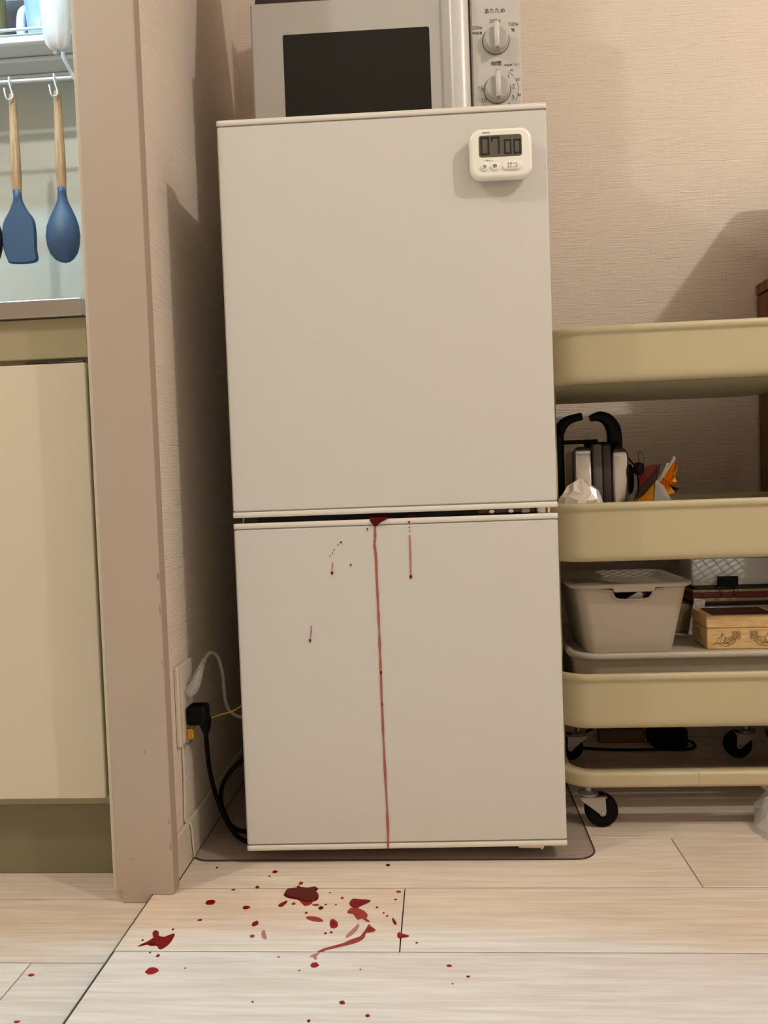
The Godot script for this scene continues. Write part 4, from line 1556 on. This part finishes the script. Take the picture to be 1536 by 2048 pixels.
# ---------------------------------------------------------------- outlet, plugs, cables
func build_outlet() -> void:
	var X := -.098
	var t := thing("wall_outlet", "cream wall outlet plate on the wall left of the refrigerator", "outlet", Vector3(X, .245, -.028))
	var st := new_st()
	cbox(st, Vector3(-.0005, -.061, -.036), Vector3(.007, .061, .036), .002)
	obj("plate", st, M.baseboard, t)
	st = new_st()
	cbox(st, Vector3(.0065, -.054, -.022), Vector3(.0078, .054, .022), .001)
	obj("socket_face", st, M.baseboard, t)
	# clear plug, its clear lead going up and over behind the fridge
	var p := thing("clear_plug", "clear plastic plug with a clear lead in the upper socket", "plug", Vector3(X + .0090, .270, -.022))
	st = new_st()
	tube(st, curve([Vector3(.001, -.010, 0), Vector3(.009, -.004, -.002), Vector3(.013, .006, -.010), Vector3(.016, .022, -.026), Vector3(.019, .034, -.038)]), [.0085, .0088, .009, .0092, .0095, .0095, .0095, .0093, .009, .0088, .0086, .0084, .008, .0076, .0072, .0068, .0064, .006, .0056, .0052, .0048, .0044, .004, .0038, .0036], 12)
	obj("shell", st, M.clear_plastic, p)
	st = new_st()
	cbox(st, Vector3(.000, -.008, -.002), Vector3(.012, -.003, .001), .0004)
	cbox(st, Vector3(.004, .002, -.010), Vector3(.014, .010, -.006), .0005)
	tube(st, [Vector3(.012, .006, -.010), Vector3(.018, .03, -.034)], .0014)
	obj("contacts", st, M.steel, p)
	st = new_st()
	tube(st, curve([Vector3(.019, .034, -.038), Vector3(.026, .042, -.048), Vector3(.034, .032, -.060), Vector3(.038, .002, -.070), Vector3(.038, -.045, -.080), Vector3(.046, -.068, -.090), Vector3(.066, -.080, -.105), Vector3(.076, -.09, -.16), Vector3(.078, -.10, -.26)]), .0028, 8)
	obj("lead", st, M.clear_plastic, p)
	# black plug below it
	var b := thing("black_plug", "black power plug with a thick black cord below the clear plug", "plug", Vector3(X + .0090, .224, -.026))
	st = new_st()
	rbox(st, Vector3(.0, -.013, -.017), Vector3(.030, .017, .013), .005, .005)
	tube(st, [Vector3(.022, -.008, -.010), Vector3(.022, -.020, -.014), Vector3(.021, -.030, -.018)], [.0105, .0085, .0062], 12)
	obj("shell", st, M.black, b)
	st = new_st()
	tube(st, curve([Vector3(.021, -.030, -.018), Vector3(.018, -.060, -.03), Vector3(.016, -.10, -.045), Vector3(.020, -.140, -.055), Vector3(.030, -.175, -.058), Vector3(.044, -.203, -.058), Vector3(.062, -.2165, -.052), Vector3(.090, -.2175, -.047), Vector3(.14, -.2175, -.10)]), .0037, 9)
	obj("cord", st, M.rubber, b)
	# yellow earth tag and wire
	var y := thing("yellow_wire", "thin yellow earth wire running from the outlet behind the refrigerator", "wire", Vector3(X + .0085, .2035, -.016))
	st = new_st()
	cbox(st, Vector3(.000, -.014, -.006), Vector3(.010, .0025, .001), .0015)
	obj("tag", st, M.amber, y)
	st = new_st()
	tube(st, curve([Vector3(.006, -.005, -.004), Vector3(.0035, -.003, -.030), Vector3(.012, .0, -.052), Vector3(.036, .007, -.06), Vector3(.052, .010, -.065), Vector3(.066, .016, -.072), Vector3(.078, .022, -.11), Vector3(.080, .03, -.2)]), .0013, 6)
	obj("wire", st, M.yellow, y)
	st = new_st()
	tube(st, [Vector3(.001, -.018, .008), Vector3(.010, -.012, -.001), Vector3(.004, -.020, .002)], .0008, 5)
	obj("bare_ends", st, M.dark_metal, y)
	# a second black cord looping behind the fridge's side
	var c := thing("looped_cord", "black cord looping out from behind the refrigerator near the floor", "cord", Vector3.ZERO)
	st = new_st()
	tube(st, curve([Vector3(-.010, .15, -.22), Vector3(-.012, .140, -.14), Vector3(-.024, .130, -.108), Vector3(-.044, .114, -.094), Vector3(-.061, .087, -.096), Vector3(-.065, .059, -.100), Vector3(-.059, .034, -.104), Vector3(-.047, .014, -.106), Vector3(-.02, .0075, -.108), Vector3(.03, .0072, -.14)]), .0037, 9)
	obj("lead", st, M.rubber, c)
	var w := thing("white_cable", "thin white cable running down the wall from the outlet to the floor", "cable", Vector3.ZERO)
	st = new_st()
	tube(st, curve([Vector3(-.0955, .186, -.012), Vector3(-.0955, .13, -.012), Vector3(-.0955, .075, -.007), Vector3(-.0945, .066, -.009), Vector3(-.0895, .058, -.016), Vector3(-.0893, .03, -.021), Vector3(-.0893, .004, -.026)]), .0018, 7)
	obj("lead", st, M.baseboard, w)

# ---------------------------------------------------------------- red liquid
func spill(called: String, label: String, pts: Array, m: Material, th := .0009, group := "", cat := "splash", y := 0.0) -> MeshInstance3D:
	var poly := PackedVector2Array()
	for p in smooth_poly(pts, 4):
		poly.append(Vector2(p.x, -p.y))
	var st := new_st()
	extrude(st, poly, 0.0, th, th * .8, true)
	var o := obj(called, st, m)
	o.rotation.x = -PI / 2
	o.position.y = y + .00015
	tag(o, label, cat, group)
	return o

func drop_pts(x: float, z: float, rx: float, rz: float) -> Array:
	var out := []
	for i in 11:
		var t := TAU * i / 11
		var k := 1.0 + rng.randf_range(-.14, .14)
		out.append([x + rx * k * cos(t), z + rz * k * sin(t)])
	return out

func build_spills() -> void:
	spill("red_puddle", "largest dark red glossy puddle on the floor in front of the refrigerator", [[.0713, .0821], [.0737, .0693], [.0856, .0661], [.0867, .0596], [.0934, .0642], [.1019, .0662], [.1128, .0630], [.1179, .0688], [.1154, .0733], [.1208, .0835], [.1212, .0971], [.1142, .1032], [.1040, .1030], [.0926, .0970], [.0808, .0933], [.0733, .0877]], M.red_dark, .0022)
	spill("red_stain", "thin red fringe along the lower edge of the largest puddle", [[.0960, .0975], [.1136, .1015], [.1140, .1092], [.1066, .1139], [.1003, .1060]], M.red_mid, .0006)
	spill("red_splash", "spiky red splash at the left near the step in the floor", [[-.0824, .2034], [-.0788, .1972], [-.0761, .1931], [-.0818, .1805], [-.0792, .1751], [-.0739, .1789], [-.0712, .1868], [-.0625, .1910], [-.0572, .1857], [-.0515, .1830], [-.0503, .1919], [-.0510, .2048], [-.0558, .2163], [-.0608, .2163], [-.0654, .2099], [-.0718, .2099], [-.0795, .2074], [-.0846, .2095], [-.0886, .2120], [-.0864, .2070]], M.red, .0013)
	spill("red_bead", "dark bead on the spiky red splash at the left", [[-.0765, .2045], [-.0735, .2030], [-.0700, .2045], [-.0690, .2085], [-.0730, .2100], [-.0760, .2080]], M.red_dark, .0025)
	spill("red_smear", "red head of the long smear right of the largest puddle", [[.1663, .1050], [.1701, .0960], [.1796, .0972], [.1939, .0991], [.1929, .1051], [.1843, .1128], [.1772, .1199], [.1689, .1140]], M.red, .0011)
	spill("red_smear", "pale middle of the long smear below its red head", [[.1659, .1286], [.1700, .1190], [.1780, .1190], [.1887, .1269], [.1942, .1372], [.1934, .1456], [.1985, .1528], [.1947, .1539], [.1874, .1456], [.1817, .1484], [.1742, .1343], [.1679, .1326]], M.red_smear, .0005)
	spill("red_smear", "long curved red smear sweeping left across the pale plank", [[.1976, .1593], [.2010, .1647], [.2075, .1727], [.2036, .1780], [.1959, .1796], [.1946, .1910], [.1870, .2011], [.1721, .2087], [.1547, .2161], [.1415, .2225], [.1406, .2201], [.1487, .2137], [.1700, .2027], [.1777, .1951], [.1886, .1884], [.1931, .1754], [.1954, .1674]], M.red_smear, .0007)
	spill("red_bead", "red bead at the upper right end of the long curved smear", [[.1985, .1680], [.2030, .1690], [.2065, .1728], [.2030, .1765], [.1975, .1768], [.1955, .1720]], M.red_mid, .0014)
	spill("red_smear", "pale pink streak inside the bend of the long smear", [[.1832, .1583], [.1780, .1702], [.1720, .1823], [.1710, .1911], [.1769, .1869], [.1829, .1754], [.1856, .1637]], M.red_pale, .0004)
	spill("red_smear", "pink hooked tail of the long smear crossing the plank joint", [[.1428, .2220], [.1390, .2249], [.1328, .2297], [.1324, .2326], [.1370, .2335], [.1395, .2387], [.1413, .2363], [.1399, .2307], [.1421, .2268]], M.red_pale, .0004)
	spill("red_splash", "slanted red fleck just below left of the largest puddle", [[.0697, .1145], [.0709, .1079], [.0784, .1007], [.0802, .1037], [.0778, .1109], [.0751, .1163]], M.red, .0010)
	spill("red_stain", "wide flat orange-red oval stain between puddle and long smear", [[.1123, .1429], [.1201, .1406], [.1314, .1445], [.1371, .1523], [.1298, .1540], [.1185, .1496]], M.red_smear, .0006)
	spill("red_splash", "round red splash left of the pale smear's bend", [[.1463, .1495], [.1510, .1484], [.1563, .1551], [.1577, .1638], [.1543, .1691], [.1489, .1670], [.1463, .1584]], M.red_mid, .0011)
	spill("red_bead", "dark bead in the round red splash", [[.1485, .1540], [.1520, .1545], [.1540, .1600], [.1510, .1640], [.1480, .1600]], M.red, .0018)
	spill("red_stain", "faint pink upright smear in the middle of the pale plank", [[.0608, .1769], [.0637, .1737], [.0673, .1821], [.0707, .1925], [.0682, .1946], [.0635, .1889]], M.red_pale, .0004)
	spill("red_splash", "dark red splash lying across the short plank joint", [[.2357, .1810], [.2379, .1784], [.2415, .1815], [.2503, .1856], [.2490, .1892], [.2419, .1903], [.2385, .1918], [.2360, .1877]], M.red_mid, .0010)
	spill("red_splash", "narrow slanted red streak just left of the short plank joint", [[.2270, .1456], [.2294, .1461], [.2336, .1571], [.2326, .1609], [.2294, .1571]], M.red, .0009)
	# single drops that stand out
	for d in [[-.0528, .2626, .0077, .0063, "round red drop nearest the step edge in the front plank", "mid"], [-.0565, .2310, .0023, .0033, "small red drop between the spiky splash and the round drop", "mid"], [-.0269, .1048, .0064, .0067, "red drop closest to the wall casing", "red"], [.0263, .1186, .0050, .0047, "oval red drop halfway between wall casing and largest puddle", "red"], [.0483, .1585, .0042, .0060, "dark angular red drop left of the faint pink smear", "red"], [.0451, .0173, .0041, .0042, "red drop near the front edge of the clear mat, left part", "red"], [.2126, -.0028, .0034, .0036, "red drop right below the end of the long drip on the door", "red"], [.0903, .0517, .0033, .0040, "small red drop just above the largest puddle", "mid"], [.1292, .1193, .0037, .0041, "dark round drop right of the largest puddle's lower edge", "dark"], [.1406, .2493, .0049, .0054, "pink red drop at the end of the hooked tail", "mid"], [.3002, .2494, .0032, .0022, "slanted red drop furthest right on the front plank", "mid"], [.2319, .0763, .0035, .0025, "small flat red drop at the top of the short plank joint", "mid"], [.1819, .3187, .0033, .0031, "red drop nearest the lower picture edge in the middle", "mid"], [.2118, .3401, .0025, .0022, "pale red drop at the lower edge, right of the middle one", "mid"], [.1496, .3494, .0020, .0022, "dark drop cut close by the lower picture edge", "red"], [.0509, .1879, .0032, .0031, "pale pink drop beside the faint upright smear", "pale"], [.0290, .0627, .0030, .0033, "small dark drop left of the largest puddle near the plank joint", "dark"], [.1212, .1116, .0047, .0018, "thin flat red dash under the right end of the largest puddle", "mid"]]:
		spill("red_drop", d[4], drop_pts(d[0], d[1], d[2], d[3]), {"mid": M.red_mid, "red": M.red, "dark": M.red_dark, "pale": M.red_smear}[d[5]], .0011, "", "drop")
	for d in [[-.2072, .2524, .0037, .0025, "small red drop on the lower kitchen floor at the left"], [-.1794, .3377, .0036, .0016, "red dash on the lower kitchen floor at the lower left corner"]]:
		spill("red_drop", d[4], drop_pts(d[0], d[1], d[2], d[3]), M.red_mid, .0008, "", "drop", -.012)
	# tiny ones nothing tells apart
	for d in [[-.0285, .1498, .0031, .0022], [-.0036, .0697, .0030, .0019], [-.0462, .0030, .0018, .0022], [.0400, .0305, .0017, .0021], [.0898, .1079, .0025, .0030], [.1549, .0929, .0022, .0025], [.1511, .1787, .0020, .0021], [.1441, .1808, .0020, .0021], [.1342, .1104, .0019, .0018], [.2608, .2018, .0017, .0015], [.3219, .2699, .0021, .0017], [.2289, .0973, .0019, .0018], [.2048, .1176, .0018, .0023], [.2150, .1315, .0015, .0017], [.2200, .1394, .0018, .0017], [.1110, .1315, .0022, .0023], [-.0689, .2243, .0014, .0015], [-.0882, .1973, .0015, .0021], [-.0574, .1724, .0015, .0022], [.1483, .1110, .0016, .0012], [.1361, .0785, .0016, .0013]]:
		spill("red_droplet", "tiny red droplet spattered around the larger red splashes on the planks", drop_pts(d[0], d[1], d[2], d[3]), M.red, .0006, "tiny red droplets on the planks", "droplet")
	for d in [[.3039, .2833, .0010, .0013], [.1961, .2574, .0011, .0013], [.1240, .2598, .0014, .0013], [.0939, .2329, .0014, .0014], [-.0144, .2564, .0011, .0014], [.0817, .3183, .0013, .0016]]:
		spill("dirt_speck", "tiny dark speck of dirt on the pale front plank", drop_pts(d[0], d[1], d[2], d[3]), M.speck, .0005, "dirt specks on the front plank", "speck")
	# on the lower fridge door
	door_spill("red_drip", "long thin red drip running down the lower refrigerator door", [[.2115, .5102], [.2107, .4893], [.2095, .4804], [.2111, .4613], [.2111, .4333], [.2115, .3968], [.2119, .3405], [.2119, .2934], [.2120, .2410], [.2123, .1884], [.2139, .0674], [.2131, .0240]], .0016, M.drip, "drip")
	var b := new_st()
	extrude(b, smooth_poly([[.2039, .5160], [.2068, .5195], [.2139, .5205], [.2240, .5205], [.2306, .5196], [.2277, .5165], [.2206, .5130], [.2160, .5098], [.2134, .5070], [.2100, .5075], [.2078, .5103]], 3), 0, .003, .0016, true)
	rbox(b, Vector3(.2040, .5172, -.020), Vector3(.2310, .5206, .001), .003, .0015)
	door_piece("red_clot", "thick dark red clot on the top edge of the lower door", b, M.red_dark, "clot")
	var s := new_st()
	rbox(s, Vector3(.258, .5172, -.022), Vector3(.274, .5215, -.006), .004, .0015)
	door_piece("red_clot", "small dark red lump in the gap between the two doors", s, M.red_dark, "clot")
	door_spill("red_drip", "pale pink streak right of the long drip with a bead below", [[.2618, .4930], [.2622, .4780], [.2621, .4680], [.2618, .4500], [.2615, .4345]], .0013, M.red_pale, "drip")
	for d in [[.2616, .4311, .0019, .0030, "dark red bead at the end of the pale streak right of the drip", "dark"], [.2619, .5115, .0018, .0016, "pale red spot on the lower door's top trim", "mid"], [.2000, .5036, .0012, .0017, "small red spot just left of the drip's upper end", "mid"], [.1602, .4851, .0014, .0013, "small red spot at the top of the dotted arc on the door", "red"], [.1453, .4404, .0019, .0027, "dark red bead below the dotted arc on the door", "dark"], [.1735, .4513, .0012, .0015, "single small red spot between arc and long drip", "red"], [.1084, .3404, .0018, .0026, "dark red bead lowest left on the lower door", "dark"], [.2122, .2900, .0017, .0029, "dark red bead halfway down the long drip", "dark"], [.2121, .2420, .0015, .0020, "smaller red bead in the lower half of the long drip", "mid"]]:
		var st := new_st()
		extrude(st, smooth_poly(drop_pts(d[0], d[1], d[2], d[3]), 3), 0, .0014, .0008, true)
		door_piece("red_bead", d[4], st, {"mid": M.red_mid, "red": M.red, "dark": M.red}[d[5]], "bead")
	for d in [[.1555, .4815], [.1497, .4745], [.1467, .4690], [.1432, .4657], [.1106, .3536], [.2618, .5040], [.2620, .4985]]:
		var st := new_st()
		extrude(st, smooth_poly(drop_pts(d[0], d[1], .0007, .0011), 2), 0, .0005, .0003, true)
		door_piece("red_fleck", "tiny dark red fleck in the streaks on the lower door", st, M.red_dark, "fleck", "tiny flecks on the lower door")
	door_spill("red_drip", "faint streak above the bead below the dotted arc", [[.1467, .4564], [.1462, .4500], [.1454, .4438]], .0009, M.red_pale, "drip")
	door_spill("red_drip", "faint dark streak above the lowest left bead on the door", [[.1110, .3632], [.1104, .3530], [.1091, .3434]], .0005, M.red_smear, "drip")

func door_piece(called: String, label: String, st: SurfaceTool, m: Material, cat: String, group := "") -> void:
	var o := obj(called, st, m)
	o.rotation.y = FRIDGE_TURN
	o.position = Vector3(sin(FRIDGE_TURN), 0, cos(FRIDGE_TURN)) * .0001
	tag(o, label, cat, group)

func door_spill(called: String, label: String, path: Array, half: float, m: Material, cat: String) -> void:
	var left := []
	var right := []
	var pts := []
	for p in path:
		pts.append(Vector3(p[0], p[1], 0))
	var c := curve(pts, 5)
	for i in c.size():
		var p: Vector3 = c[i]
		var h := half * (1.0 + .22 * sin(i * 1.9) + .12 * sin(i * 4.7)) * (.5 if i == 0 or i == c.size() - 1 else 1.0)
		left.append([p.x - h, p.y])
		right.append([p.x + h, p.y])
	right.reverse()
	var st := new_st()
	extrude(st, plain_poly(left + right), 0, .0005, .0003, true)
	door_piece(called, label, st, m, cat)
